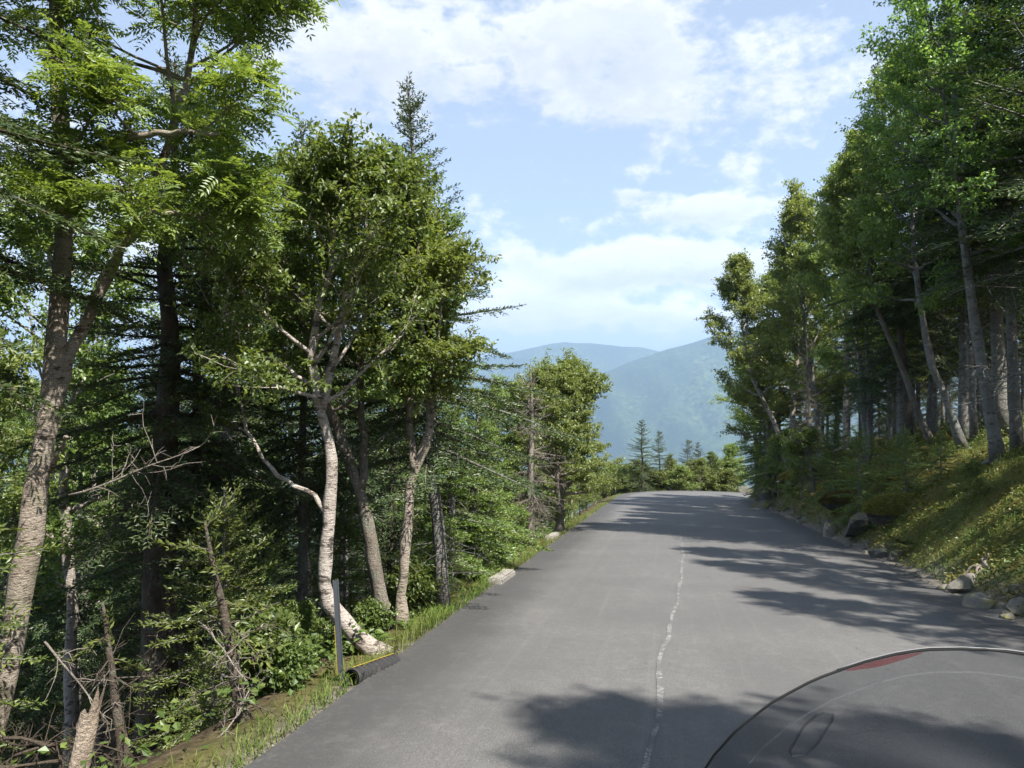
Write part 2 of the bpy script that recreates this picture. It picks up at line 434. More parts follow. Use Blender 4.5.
k = NT('tinted_screen')
tc = k.mapped(); a = k.noise(tc, 7, 5, .6)
tr = k.n('BsdfTransparent'); tr.inputs['Color'].default_value = (.58, .60, .625, 1)
gl = k.n('BsdfGlossy'); gl.inputs['Roughness'].default_value = .22; gl.inputs['Color'].default_value = (1, 1, 1, 1)
df = k.n('BsdfDiffuse'); df.inputs['Color'].default_value = (.20, .21, .22, 1)
fr = k.n('Fresnel'); fr.inputs['IOR'].default_value = 1.45
m1 = k.n('MixShader'); dust = k.math('MULTIPLY', k.ramp(k.noise(tc, 240, 2, .5), [(.68, (0, 0, 0)), (.74, (1, 1, 1))]), .22)
k.l(k.math('ADD', k.math('ADD', k.math('MULTIPLY', a, .07), .01), dust), m1.inputs[0]); k.l(tr.outputs[0], m1.inputs[1]); k.l(df.outputs[0], m1.inputs[2])
m2 = k.n('MixShader'); k.l(k.math('MULTIPLY', fr.outputs[0], .05), m2.inputs[0]); k.l(m1.outputs[0], m2.inputs[1]); k.l(gl.outputs[0], m2.inputs[2])
k.l(m2.outputs[0], k.out.inputs['Surface']); M['screen'] = k.m

k = NT('painted_red_glint'); tc = k.mapped(); a = k.noise(tc, 22, 4)  # red reflection painted as a translucent colour
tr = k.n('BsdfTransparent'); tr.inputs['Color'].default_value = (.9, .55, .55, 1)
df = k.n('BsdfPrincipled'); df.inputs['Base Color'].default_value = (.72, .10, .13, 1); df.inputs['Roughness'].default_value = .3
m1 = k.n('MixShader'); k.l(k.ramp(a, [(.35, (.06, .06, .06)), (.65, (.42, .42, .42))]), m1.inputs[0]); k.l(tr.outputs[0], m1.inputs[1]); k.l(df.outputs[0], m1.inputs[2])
k.l(m1.outputs[0], k.out.inputs['Surface']); M['painted_red_glint'] = k.m

# ------------------------------------------------------------------ ground, road, mountains
rows = np.concatenate([-np.geomspace(9000, 85, 26), np.arange(-80, -6, 1.0), np.arange(-6, 72, .35), np.arange(72, 110, 1.5), np.geomspace(112, 11500, 46)])
offL = np.concatenate([[0, .06, .15, .3], np.arange(.5, 3, .3), np.arange(3, 9, .6), np.arange(9, 24, 1.5), np.geomspace(25, 9500, 34)])
offR = np.concatenate([[0, .06, .13], np.arange(.2, 4.6, .16), np.arange(4.6, 10, .5), np.arange(10, 34, 1.4), np.geomspace(35, 9500, 30)])
inner = np.array([-.92, -.6, -.3, 0, .3, .6, .92])
X = []; Y = []
for y in rows:
    c = c_line(np.clip(y, -80, 60)); w = hw_line(y) + .004
    X.append(np.concatenate([c - w - offL[::-1], c + inner * w, c + w + offR])); Y.append(np.full(len(X[-1]), y))
X = np.array(X); Y = np.array(Y)
Z = ground(X, Y)
nr, nc = X.shape
i = np.arange(nr - 1)[:, None] * nc; j = np.arange(nc - 1)[None, :]
quads = np.stack([i + j, i + j + 1, i + nc + j + 1, i + nc + j], -1).reshape(-1, 4)
s_, t_, w_, z_ = road_coords(X, Y); e_ = np.abs(t_) - w_
zone = np.where(t_ > 0, 1 - .75 * sstep(3.5, 6, e_), .9 * (1 - sstep(.25, .75, e_)))
toe = np.where(t_ > 0, (1 - sstep(.15, .75, e_ + .5 * fbm(X.ravel() * 2, Y.ravel() * 2, 2))), (1 - sstep(.05, .35, e_)))
farz = sstep(60, 200, np.hypot(X, Y)).ravel()
g = link('ground', make_mesh('ground', np.stack([X, Y, Z], -1), quads, M['ground'], True, attrs={'zone': zone, 'toe': toe, 'farz': farz}))
tag(g, kind='structure')

lats = np.concatenate([[-1.0, -1.0], np.linspace(-1, 1, 21), [1.0, 1.0]])
V = []; la = []; aa = []; ee = []
sub = np.arange(0, len(CL) - 1, .5)
for q in sub:
    a = int(q); u = q - a
    p = CL[a] * (1 - u) + CL[a + 1] * u; n = unit(NRM[a] * (1 - u) + NRM[a + 1] * u); w = HW[a] * (1 - u) + HW[a + 1] * u; z = ZR[a] * (1 - u) + ZR[a + 1] * u
    wob = .05 * (vnoise(q * .9, 2.2) - .5), .05 * (vnoise(q * .9, 5.2) - .5)
    for jx, l in enumerate(lats):
        ww = w + wob[0 if l < 0 else 1] if abs(l) == 1 else w
        dz = -.12 if jx in (0, len(lats) - 1) else 0
        V.append((p[0] + n[0] * l * ww, p[1] + n[1] * l * ww, z + dz + .03 * (1 - l * l))); la.append(l * w); aa.append(S[a] + u * seg[a]); ee.append(w * (1 - abs(l)))
nr2, nc2 = len(sub), len(lats)
i = np.arange(nr2 - 1)[:, None] * nc2; j = np.arange(nc2 - 1)[None, :]
qd = np.stack([i + j, i + j + 1, i + nc2 + j + 1, i + nc2 + j], -1).reshape(-1, 4)
tag(link('road', make_mesh('road', V, qd, M['asphalt'], True, attrs={'lat': la, 'along': aa, 'edge': ee})), kind='structure')

def road_z(x, y):
    s, t, w, z = road_coords(x, y); return z + .03 * (1 - np.clip(t / w, -1, 1) ** 2)

def road_pt(px, py):
    """a spot of the photograph on the road plane"""
    d = CAM_Z * F / (py - 470.0); return ((px - 512) / F * d, d)

def strip(name, pix, wid, mat, seed, n=140, lift=.005):
    r = np.random.default_rng(seed)
    p = np.array([road_pt(*q) for q in pix]); L = np.concatenate([[0], np.cumsum(np.linalg.norm(np.diff(p, axis=0), axis=1))])
    u = np.linspace(0, L[-1], n); cx = np.interp(u, L, p[:, 0]); cy = np.interp(u, L, p[:, 1])
    cx = cx + .10 * fbm(u * .9 + seed, u * 0 + 3, 4)
    a = cx - wid * (.25 + 1.0 * np.clip(.5 + 1.5 * fbm(u * 1.1 + seed, u * 0 + 1, 3), .05, 1)); b = cx + wid * (.25 + 1.0 * np.clip(.5 + 1.5 * fbm(u * 1.2, u * 0 + seed, 3), .05, 1))
    za = road_z(a, cy) + lift; zb = road_z(b, cy) + lift
    v = np.stack([np.stack([a, cy, za], 1), np.stack([b, cy, zb], 1)], 1).reshape(-1, 3)
    k = np.arange(n - 1) * 2
    return tag(link(name, make_mesh(name, v, np.stack([k, k + 1, k + 3, k + 2], 1), mat)), kind='structure')
strip('road_seam', [(618, 860), (640, 790), (652, 740), (660, 690), (662, 650), (672, 615), (680, 585), (682, 555), (680, 530), (672, 512)], .030, M['seam'], 5)
strip('road_seam', [(838, 583), (812, 562), (790, 548), (772, 538)], .03, M['seam'], 9, 60)

def ridge_mountain(name, x0, x1, y0, y1, nx, ny, fn):
    xs = np.linspace(x0, x1, nx); ys = np.linspace(y0, y1, ny)
    X, Y = np.meshgrid(xs, ys); Z = fn(X, Y)
    i = np.arange(ny - 1)[:, None] * nx; j = np.arange(nx - 1)[None, :]
    q = np.stack([i + j, i + j + 1, i + nx + j + 1, i + nx + j], -1).reshape(-1, 4)
    return tag(link(name, make_mesh(name, np.stack([X, Y, Z], -1), q, M['mountain'], True)), kind='structure')

def crest(table, yc):
    t = np.array(table, float)
    xs = (t[:, 0] - 512) / F * yc; zs = CAM_Z + (HORIZON - t[:, 1]) / F * yc
    return lambda x: np.interp(x, xs, zs)
def mountain_fn(table, yc, front, back, seed, spur):
    cr = crest(table, yc)
    def fn(X, Y):
        wx = X + 300 * fbm(X / 900 + seed, Y / 900, 3)
        top = cr(X) + 30 * fbm(X / 260 + seed, X * 0, 4)
        d = np.where(Y < yc, (yc - Y) / front, (Y - yc) / back)
        d = np.clip(d, 0, 1)
        sh = .5 * (1 + np.cos(np.pi * d)); sh = .55 * sh + .45 * (1 - d)
        sp = 1 + 0 * X
        gul = spur * np.abs(fbm(wx / 700 + seed, Y / 2600, 4)) * np.sin(np.pi * np.clip(d, 0, 1)) * 2.6
        return -620 + (top + 620) * sh - gul * 330 + 34 * fbm(X / 170 + seed, Y / 170, 3) * np.clip(d * 5, 0, 1)
    return fn
ridge_mountain('mountain', -6500, 6500, 5600, 10600, 200, 90, mountain_fn([(-300, 392), (60, 384), (215, 376), (300, 382), (420, 376), (472, 360), (500, 354), (540, 345), (565, 341.5), (600, 344), (640, 347), (662, 352), (700, 350), (800, 362), (1000, 380), (1400, 398)], 8200., 2500., 2300., 4.2, 1.0))
ridge_mountain('mountain', -1500, 6000, 3300, 8000, 150, 100, mountain_fn([(300, 470), (420, 455), (500, 428), (560, 396), (600, 374), (625, 364), (650, 356), (680, 345), (705, 338), (740, 330), (820, 345), (960, 372), (1300, 400)], 6000., 2500., 1900., 9.7, 1.2))

# ------------------------------------------------------------------ trees
def smooth_path(pts, n):
    pts = np.asarray(pts, float)
    L = np.concatenate([[0], np.cumsum(np.linalg.norm(np.diff(pts, axis=0), axis=1))]); L = L / L[-1]
    u = np.linspace(0, 1, n)
    m = np.gradient(pts, L, axis=0)
    k = np.clip(np.searchsorted(L, u, side='right') - 1, 0, len(L) - 2)
    h = (L[k + 1] - L[k])[:, None]; t = ((u - L[k]) / (L[k + 1] - L[k]))[:, None]
    return (2 * t ** 3 - 3 * t ** 2 + 1) * pts[k] + (t ** 3 - 2 * t ** 2 + t) * h * m[k] + (-2 * t ** 3 + 3 * t ** 2) * pts[k + 1] + (t ** 3 - t ** 2) * h * m[k + 1]

def rnd_dir(r, n): return unit(r.normal(size=(n, 3)))

def branch_path(r, p0, d, L, n=6, up=.25, wig=.10, droop=0.0):
    pts = [np.array(p0, float)]; d = unit(d)
    for i in range(n - 1):
        d = unit(d + np.array([0, 0, up / (n - 1)]) - np.array([0, 0, droop * (i / (n - 1)) / (n - 1)]) + r.normal(size=3) * wig)
        pts.append(pts[-1] + d * L / (n - 1))
    return np.array(pts)

def add_leaves(r, bag, tw_base, tw_dir, tw_len, kind, size, per):
    """leaves along twigs"""
    n = len(tw_base)
    if kind == 'pinnate':
        k = max(3, int(per)); N = n * k
        idx = np.repeat(np.arange(n), k); u = r.random(N) ** .7
        base = tw_base[idx] + tw_dir[idx] * (u * tw_len[idx])[:, None]
        side = unit(np.cross(tw_dir[idx], [0, 0, 1.0]) + r.normal(size=(N, 3)) * .25) * np.where(r.random(N) < .5, -1, 1)[:, None]
        rd = unit(tw_dir[idx] * .55 + side * .8 + np.array([0, 0, .12]) + r.normal(size=(N, 3)) * .25)
        nr = unit(np.array([0, 0, 1.0]) + r.normal(size=(N, 3)) * .35)
        nr = unit(nr - rd * (nr * rd).sum(1, keepdims=True)); sd = np.cross(rd, nr)
        RL = size * 3.2 * r.uniform(.75, 1.2, N)
        m = 6
        for q in range(m):
            f = .18 + .8 * q / (m - 1)
            pos = base + rd * (RL * f)[:, None] - np.array([0, 0, 1.0]) * (RL * .35 * f * f)[:, None]
            for sg in (-1, 1):
                dd = unit(rd * .45 + sd * sg * .9 - nr * .18 + r.normal(size=(N, 3)) * .08)
                rhombi(bag, pos, dd, nr, size * r.uniform(.85, 1.15, N) * (1.0 - .25 * abs(f - .5)), size * .36)
        rhombi(bag, base + rd * RL[:, None] - np.array([0, 0, 1.0]) * (RL * .35)[:, None], unit(rd - np.array([0, 0, .5])), nr, size, size * .36)
        return
    N = int(n * per); idx = r.integers(0, n, N); u = r.random(N) ** .75
    base = tw_base[idx] + tw_dir[idx] * (u * tw_len[idx] * 1.05)[:, None] + r.normal(size=(N, 3)) * size * np.array([.7, .7, .35])
    d = unit(tw_dir[idx] * .5 + rnd_dir(r, N) * .8 + np.array([0, 0, -.35]))
    nr = unit(np.array([0, 0, 1.0]) + r.normal(size=(N, 3)) * .42)
    rhombi(bag, base, d, nr, size * r.uniform(.5, 1.4, N), size * r.uniform(.4, .8, N))

def hardwood(seed, H, r0, stems=None, crown_base=.35, rad=1.8, n_limb=18, leaf='ovate', size=.065, per=26, bark_m='birch_bark', leaf_m='birch_leaf', lean=(0, 0), up=.45, top_round=.8, sub=(8, 6), dead=0, bias=(0, 0), side_from=9):
    """returns (wood mesh, leaf mesh); stems: list of (points, r0, r1) in local space, else a gently bent trunk is grown"""
    r = np.random.default_rng(seed)
    wood = Bag(); leaves = Bag()
    if stems is None:
        k = 7; zz = np.linspace(0, 1, k)
        ph = r.uniform(0, 6.28)
        x = lean[0] * zz ** 1.3 * H + np.cumsum(r.normal(size=k) * .06) * zz; y = lean[1] * zz ** 1.3 * H + np.cumsum(r.normal(size=k) * .06) * zz
        x = x - x[0]; y = y - y[0]
        stems = [(np.stack([x, y, zz * H], 1), r0, r0 * .14)]
    allp = []
    for (pts, ra, rb) in stems:
        p = smooth_path(pts, 24); u = np.linspace(0, 1, 24)
        rr = ra * (1 - u) ** .8 + rb * u ** .5 * (1 - (1 - u) ** .8)
        rr = np.maximum(rr, .012)
        rr = rr * (1 + .05 * np.sin(u * 31 + seed) + r.normal(size=24) * .06); p[1:-1] += r.normal(size=(22, 3)) * .010
        if pts[0][2] < .15:
            upright = unit(p[4] - p[0])[2] > .8
            rr[0] *= 1.6 if upright else 1.12; rr[1] *= 1.2 if upright else 1.05
            for q in range(5 if upright else 0):
                a_ = q * 1.257 + r.uniform(-.4, .4); o_ = np.array([math.cos(a_), math.sin(a_), 0]); k_ = ra * r.uniform(2.0, 3.4)
                tube(wood, smooth_path([p[0] + o_ * ra * .3 + [0, 0, ra * 1.5], p[0] + o_ * ra * 1.2 + [0, 0, ra * .45], p[0] + o_ * k_ + [0, 0, -ra * .1], p[0] + o_ * k_ * 1.5 + [0, 0, -ra * .9]], 8), np.linspace(ra * .55, ra * .2, 8), 7, True, .08, seed + q)
        tube(wood, p, rr, 12, True, .055, seed); allp.append((p, rr))
    tb = []; td = []; tl = []
    top = max(p[:, 2].max() for p, _ in allp); cb = crown_base * H
    cands = []
    for si, (p, rr) in enumerate(allp):
        for q in range(len(p)):
            if p[q, 2] > cb: cands.append((p[q], rr[q], unit(p[min(q + 1, len(p) - 1)] - p[max(q - 1, 0)]), .45 if si >= side_from else 1.0))
    az = r.uniform(0, 6.28)
    for b in range(n_limb):
        f = (b + .5) / n_limb
        zt = cb + (top - cb) * f ** .85 * .98
        # nearest stem point at that height, alternating between stems
        ds = np.array([abs(c[0][2] - zt) + r.random() * .35 for c in cands]); c = cands[int(ds.argmin())]
        p0 = c[0] + c[2] * r.uniform(-.12, .12); az += 2.4 + r.normal() * .4
        fr = (p0[2] - cb) / max(top - cb, .1)
        prof = (math.sin(min(1, (fr * .86 + .14)) * math.pi) ** .65 * top_round + (1 - top_round) * (1 - fr)) if fr < .97 else .3
        L = rad * c[3] * max(.3, prof) * r.uniform(.75, 1.2)
        el = R(12 + 52 * fr + r.normal() * 10)
        d = np.array([math.cos(az) * math.cos(el) + bias[0], math.sin(az) * math.cos(el) + bias[1], math.sin(el)])
        bp = branch_path(r, p0, d, L, 7, up, .11)
        br = np.linspace(min(c[1] * .55, .05 * rad), .006, 7)
        tube(wood, bp, br, 5, False)
        for s2 in range(sub[0]):
            t = .36 + .64 * (s2 + r.random()) / sub[0]
            kq = min(int(t * 6), 5); fq = t * 6 - kq
            pp = bp[kq] * (1 - fq) + bp[kq + 1] * fq; ax = unit(bp[kq + 1] - bp[kq])
            sd = unit(np.cross(ax, [0, 0, 1.0])) * (1 if s2 % 2 else -1)
            dd = ax * .7 + sd * r.uniform(.4, 1.0) + np.array([0, 0, r.uniform(-.2, .45)])
            L2 = L * r.uniform(.25, .5) * (1.15 - .6 * t) + .1
            sp = branch_path(r, pp, dd, L2, 4, .1, .14)
            tube(wood, sp, np.linspace(max(.004, br[kq] * .4), .003, 4), 3, False)
            for s3 in range(sub[1]):
                u = (s3 + r.random()) / sub[1]; kk = min(int(u * 3), 2); fq = u * 3 - kk
                p3 = sp[kk] * (1 - fq) + sp[kk + 1] * fq; ax = unit(sp[kk + 1] - sp[kk])
                d3 = unit(ax * .6 + rnd_dir(r, 1)[0] * .75 + np.array([0, 0, .05])); l3 = r.uniform(.14, .36) * (.6 + .25 * rad)
                tb.append(p3); td.append(d3); tl.append(l3)
    for b in range(dead):
        c = allp[0]; q = r.integers(3, 10); a = r.uniform(0, 6.28)
        bp = branch_path(r, c[0][q], [math.cos(a), math.sin(a), .2], r.uniform(.3, .9), 5, 0, .2)
        tube(wood, bp, np.linspace(.014, .004, 5), 4, False)
    tb = np.array(tb); td = np.array(td); tl = np.array(tl)
    # bare twigs under the leaves
    for q in range(0, len(tb), 2):
        e = tb[q] + td[q] * tl[q]
        tube(wood, [tb[q], (tb[q] + e) / 2 + [0, 0, .01], e], [.004, .003, .0015], 3, False)
    add_leaves(r, leaves, tb, td, tl, leaf, size, per)
    wm = wood.mesh('wood', M[bark_m], True); lm = leaves.mesh('leaves', M[leaf_m])
    return wm, lm

def conifer(seed, H, r0, rad, crown_base=.25, gap=.32, blade=(.075, .017), step=.04, bark_m='spruce_bark', needle_m='spruce_needle', droop=.35, thin=1.0, dead=30, lean=(0, 0), tip_up=.5, bare=False, side_bias=None, taper=.85):
    r = np.random.default_rng(seed); wood = Bag(); nee = Bag()
    k = 8; zz = np.linspace(0, 1, k)
    x = lean[0] * zz * H + r.normal(size=k) * .02 * zz * H * .3; y = lean[1] * zz * H + r.normal(size=k) * .02 * zz * H * .3
    tp = np.stack([x, y, zz * H], 1); tp = smooth_path(tp, 14); u = np.linspace(0, 1, 14)
    tr = r0 * (1 - u) ** .9 + .008; tr[0] *= 1.3
    tube(wood, tp, tr, 10, True, .05, seed)
    at = lambda z: np.array([np.interp(z, tp[:, 2], tp[:, 0]), np.interp(z, tp[:, 2], tp[:, 1]), z])
    cb = crown_base * H; TB = []; TD = []; TL = []; TU = []
    z = cb; az = 0
    while z < H - .08:
        f = (z - cb) / (H - cb)
        nb = 5 if r.random() < .6 else 6
        if f > .9: nb = 4
        az += r.uniform(.3, .9)
        for b in range(nb):
            if r.random() > .93 * thin + .05: continue
            a = az + b * 6.283 / nb + r.normal() * .15
            L = (rad * (1 - f) ** taper + .10) * r.uniform(.68, 1.15) * (.72 + .28 * min(1, f / .12))
            if side_bias is not None: L *= 1 + side_bias[2] * (math.cos(a) * side_bias[0] + math.sin(a) * side_bias[1])
            el = R(-14 + 58 * f ** 1.3 + r.normal() * 6)
            zz_ = z + r.uniform(-.4, .4) * gap
            p0 = at(min(max(zz_, .1), H - .05)); d = np.array([math.cos(a) * math.cos(el), math.sin(a) * math.cos(el), math.sin(el)])
            n = 6; pts = [p0]; dd = d.copy()
            for q in range(n - 1):
                dd = unit(dd + np.array([0, 0, (-droop * (1 - f) + tip_up * (q / (n - 1)) ** 1.5) / (n - 1) * 1.6]) + r.normal(size=3) * .035); pts.append(pts[-1] + dd * L / (n - 1))
            pts = np.array(pts)
            if bare: L_ = r.uniform(.45, 1.1); pts = pts[0] + (pts - pts[0]) * L_ + np.linspace(0, 1, n)[:, None] * r.normal(size=3) * .16
            tube(wood, pts, np.linspace(max(.006, min(.03, .014 * L + .004)) * (.6 if bare else 1), .003, n), 4, False)
            nt = max(3, int(L / (.085 * (blade[0] / .075) ** .6)))
            ts = np.linspace(.12 if not bare else .05, 1, nt)
            kq = np.minimum((ts * (n - 1)).astype(int), n - 2); fq = (ts * (n - 1) - kq)[:, None]
            pos = pts[kq] * (1 - fq) + pts[kq + 1] * fq; ax = unit(pts[kq + 1] - pts[kq])
            sd = unit(np.cross(ax, [0, 0, 1.0])); upv = np.cross(sd, ax)
            for sg in (-1, 1):
                tl = (.42 * L * (1 - ts) ** .8 * (.35 + .65 * np.minimum(1, ts / .35)) + .07) * r.uniform(.6, 1.15, nt)
                tl = np.minimum(tl, .65)
                tdv = unit(ax * r.uniform(.55, .8, (nt, 1)) + sd * sg * r.uniform(.6, .95, (nt, 1)) + r.normal(size=(nt, 3)) * .1 - np.array([0, 0, .12]))
                TB.append(pos); TD.append(tdv); TL.append(tl); TU.append(upv)
            TB.append(pos[-1:]); TD.append(ax[-1:]); TL.append(np.array([.1])); TU.append(upv[-1:])
            TB.append(pos[:-1]); TD.append(unit(pos[1:] - pos[:-1])); TL.append(np.linalg.norm(pos[1:] - pos[:-1], axis=1)); TU.append(upv[:-1])
        z += gap * r.uniform(.8, 1.2) * (1 - .45 * f)
    TB.append(np.array([at(H - .35)])); TD.append(np.array([[0, 0, 1.0]])); TL.append(np.array([.42])); TU.append(np.array([[1.0, 0, 0]]))
    TB = np.concatenate(TB); TD = np.concatenate(TD); TL = np.concatenate(TL); TU = np.concatenate(TU)
    if bare:
        sel = r.random(len(TB)) < .8
        for b, d, l in zip(TB[sel], TD[sel], TL[sel]):
            e = b + d * l * r.uniform(.4, 1.3) + r.normal(size=3) * .05; m = (b + e) / 2 + r.normal(size=3) * .03 - [0, 0, .02]
            tube(wood, [b, m, e], [.0045, .0035, .002], 3, False)
    else:
        cnt = np.maximum(1, (TL / step).astype(int)); idx = np.repeat(np.arange(len(TB)), cnt)
        loc = np.concatenate([(np.arange(c) + .5) / c for c in cnt])
        b = TB[idx] + TD[idx] * (TL[idx] * loc)[:, None]
        sd = unit(np.cross(TD[idx], TU[idx])); N = len(b)
        for sg in (-1, 1):
            ja = r.normal(size=(N, 3)) * .22
            d = unit(TD[idx] * .75 + sd * sg * .75 + TU[idx] * .1 + ja)
            nr = unit(TU[idx] + r.normal(size=(N, 3)) * .35)
            rhombi(nee, b, d, nr, blade[0] * r.uniform(.75, 1.2, N) * (1.05 - .35 * loc), blade[1] * r.uniform(.8, 1.2, N), .2, .5)
        sel = r.random(N) < .5
        d = unit(TD[idx][sel] * .8 + TU[idx][sel] * .55 + r.normal(size=(sel.sum(), 3)) * .25)
        rhombi(nee, b[sel], d, sd[sel], blade[0] * .8, blade[1], .1, .5)
    for q in range(dead):
        zz_ = r.uniform(.06, max(.08, crown_base * 1.15)) * H; a = r.uniform(0, 6.28); L = r.uniform(.35, .85) * min(1.3, .3 + rad * .6)
        bp = branch_path(r, at(zz_), [math.cos(a), math.sin(a), r.uniform(-.45, .2)], L, 5, -.15, .1)
        tube(wood, bp, np.linspace(.008, .0025, 5), 4, False)
        for w in range(5):
            t = r.uniform(.3, 1); kk = min(int(t * 4), 3); pb = bp[kk] * (1 - (t * 4 - kk)) + bp[kk + 1] * (t * 4 - kk)
            sp = branch_path(r, pb, unit(bp[-1] - bp[0]) * .6 + rnd_dir(r, 1)[0] * .8, r.uniform(.1, .35), 3, -.1, .2)
            tube(wood, sp, [.0035, .0028, .0015], 3, False)
    wm = wood.mesh('wood', M[bark_m], True)
    lm = nee.mesh('needles', M[needle_m]) if not bare else None
    return wm, lm

def tree(name, meshes, loc, label, group=None, cat='tree', rz=0.0, sc=1.0, trunk='trunk', crown='crown'):
    root = empty(name, loc, label, cat, group, rz, sc)
    link(trunk, meshes[0], root)
    if meshes[1] is not None: link(crown, meshes[1], root)
    return root
def copy_tree(root, loc, rz, sc, label=None, group=None):
    c = root.copy(); COL.objects.link(c); c.location = loc; c.rotation_euler = (0, 0, rz); c.scale = (sc, sc, sc)
    if label: c['label'] = label
    if group: c['group'] = group
    for ch in list(root.children):
        d = ch.copy(); COL.objects.link(d); d.parent = c
    return c

placed = []      # (x, y, clearance)
def free(x, y, r):
    return all((x - a) ** 2 + (y - b) ** 2 > (max(r, c)) ** 2 for a, b, c in placed)

def traced(pix, d, dd=0.0):
    """trunk points traced from the photograph; the first is dropped to the ground there. returns root location and local points"""
    w = [P(px, py, d + dd * i) for i, (px, py) in enumerate(pix)]
    w = np.array(w); gz = ground(w[0, 0], w[0, 1]) - .05
    if w[0, 2] > gz + .05:
        w = np.concatenate([[[w[0, 0] + (w[0, 0] - w[1, 0]) * .3, w[0, 1], gz]], w])
    else: w[0, 2] = gz
    return w[0].copy(), w - w[0]

# ---- the trees one can tell apart on the downhill side
def hero_hardwood(name, seed, d, stems_pix, radii, label, H_extra=0.0, **kw):
    loc, main = traced(stems_pix[0], d)
    st = [(main, radii[0][0], radii[0][1])]
    for pix, (ra, rb) in zip(stems_pix[1:], radii[1:]):
        w = np.array([P(px, py, d) for px, py in pix]) - loc
        w[:, 1] += np.linspace(0, .35, len(w)) * (1 if len(st) % 2 else -1)
        st.append((w, ra, rb))
    top = max(s[0][:, 2].max() for s in st)
    m = hardwood(seed, top, radii[0][0], stems=st, **kw)
    placed.append((loc[0], loc[1], .9))
    return tree(name, m, loc, label)

hero_hardwood('mountain_ash', 11, 6.0,
    [[(-22, 800), (4, 690), (28, 560), (47, 430), (56, 340), (62, 230), (60, 150), (52, 60), (48, -80), (40, -220)],
     [(48, 420), (62, 370), (78, 318), (100, 265), (122, 212), (145, 150), (168, 60), (180, -60)],
     [(58, 165), (100, 150), (160, 141), (205, 143), (232, 148)],
     [(110, 240), (150, 210), (200, 212), (250, 225)],
     [(52, 470), (66, 455), (82, 440), (94, 434)]],
    [(.112, .026), (.056, .018), (.04, .012), (.03, .01), (.022, .008)],
    'thick scaly forked trunk under feathery leaves, nearest tree below the road', crown_base=.53, rad=1.4, n_limb=42, leaf='pinnate', size=.056, per=5, bark_m='ash_bark', leaf_m='ash_leaf', sub=(8, 5), up=.2, bias=(.0, -.1), side_from=2)
hero_hardwood('birch_tree', 12, 7.25,
    [[(390, 664), (372, 645), (348, 622), (331, 602), (325, 580), (329, 520), (331, 470), (325, 430), (319, 400), (313, 350), (320, 300), (332, 262), (330, 222)],
     [(326, 512), (312, 494), (292, 487), (266, 470), (240, 430), (222, 370), (212, 300)],
     [(322, 410), (335, 360), (352, 300), (372, 240), (365, 190)]],
    [(.080, .016), (.024, .007), (.042, .011)],
    'pale peeling birch leaning out from the road edge with a crooked base', crown_base=.47, rad=1.25, n_limb=32, size=.05, per=34, bark_m='birch_bark', leaf_m='birch_leaf', sub=(7, 5))
hero_hardwood('yellow_birch', 13, 8.6,
    [[(390, 640), (381, 600), (372, 545), (363, 500), (352, 470), (338, 432), (322, 390), (300, 320), (284, 265), (274, 228)],
     [(360, 490), (363, 458), (360, 420), (357, 370), (364, 310), (370, 250), (366, 210), (362, 188)],
     [(356, 478), (350, 455), (344, 440)]],
    [(.085, .016), (.05, .011), (.025, .008)],
    'grey forked hardwood trunk standing just behind the leaning birch', crown_base=.48, rad=1.25, n_limb=36, size=.05, per=34, bark_m='grey_bark', leaf_m='birch_leaf', sub=(7, 5))
hero_hardwood('maple_tree', 14, 8.5,
    [[(402, 650), (402, 610), (405, 560), (408, 510), (415, 468), (428, 440), (431, 400), (424, 345), (417, 290), (418, 250), (421, 225), (423, 205)],
     [(414, 470), (410, 430), (409, 390), (411, 350), (404, 305), (399, 255), (392, 220)],
     [(430, 420), (436, 380), (441, 340), (444, 310)]],
    [(.068, .014), (.042, .011), (.03, .009)],
    'slender tan trunk that forks into a Y halfway up, near the road edge', crown_base=.55, rad=.6, n_limb=36, size=.05, per=32, bark_m='ash_bark', leaf_m='ash_leaf', sub=(7, 5))
# straight grey fir trunk by the road with its spire on top
def hero_conifer(name, seed, d, base_px, top_px, r0, rad, label, **kw):
    b = P(*base_px, d); t = P(*top_px, d); gz = ground(b[0], b[1]) - .04
    H = t[2] - gz; lean = ((t[0] - b[0]) / H, 0.0)
    m = conifer(seed, H, r0, rad, lean=lean, **kw)
    placed.append((b[0], b[1], .9))
    return tree(name, m, (b[0], b[1], gz), label)
hero_conifer('spruce_tree', 21, 9.6, (443, 612), (409, 74), .082, 2.1, 'tall spruce with a straight grey trunk and a pointed spire above its neighbours', crown_base=.30, bark_m='fir_bark', needle_m='spruce_needle', dead=24, gap=.30, taper=1.3)
hero_conifer('spruce_tree', 22, 8.0, (162, 700), (168, 60), .20, 1.75, 'massive dark spruce trunk standing upright deep in the shade', crown_base=.36, dead=46, gap=.32)
hero_conifer('spruce_tree', 23, 8.9, (187, 720), (205, 190), .11, 1.4, 'thinner spruce trunk close behind the massive dark one', crown_base=.30, dead=40)
hero_conifer('spruce_tree', 24, 5.0, (-165, 720), (-150, -850), .17, 2.1, 'dark overhanging spruce whose boughs hang in over the nearest trunk', crown_base=.34, dead=16, gap=.3)
hero_conifer('fir_tree', 25, 5.2, (-42, 700), (-40, 240), .07, .62, 'young bright fir at the edge beside the nearest trunk', crown_base=.12, needle_m='fir_needle', bark_m='fir_bark', dead=8)
hero_conifer('dead_sapling', 26, 5.4, (247, 748), (206, 520), .042, .45, 'slim leaning sapling with bare twigs at the road edge', crown_base=.55, needle_m='fir_needle', bark_m='spruce_bark', dead=9, thin=.6)
hero_conifer('dead_sapling', 27, 5.6, (130, 790), (105, 600), .04, .4, 'slim half dead sapling between the broken stump and the massive trunk', crown_base=.7, needle_m='fir_needle', bark_m='spruce_bark', dead=9, thin=.5)
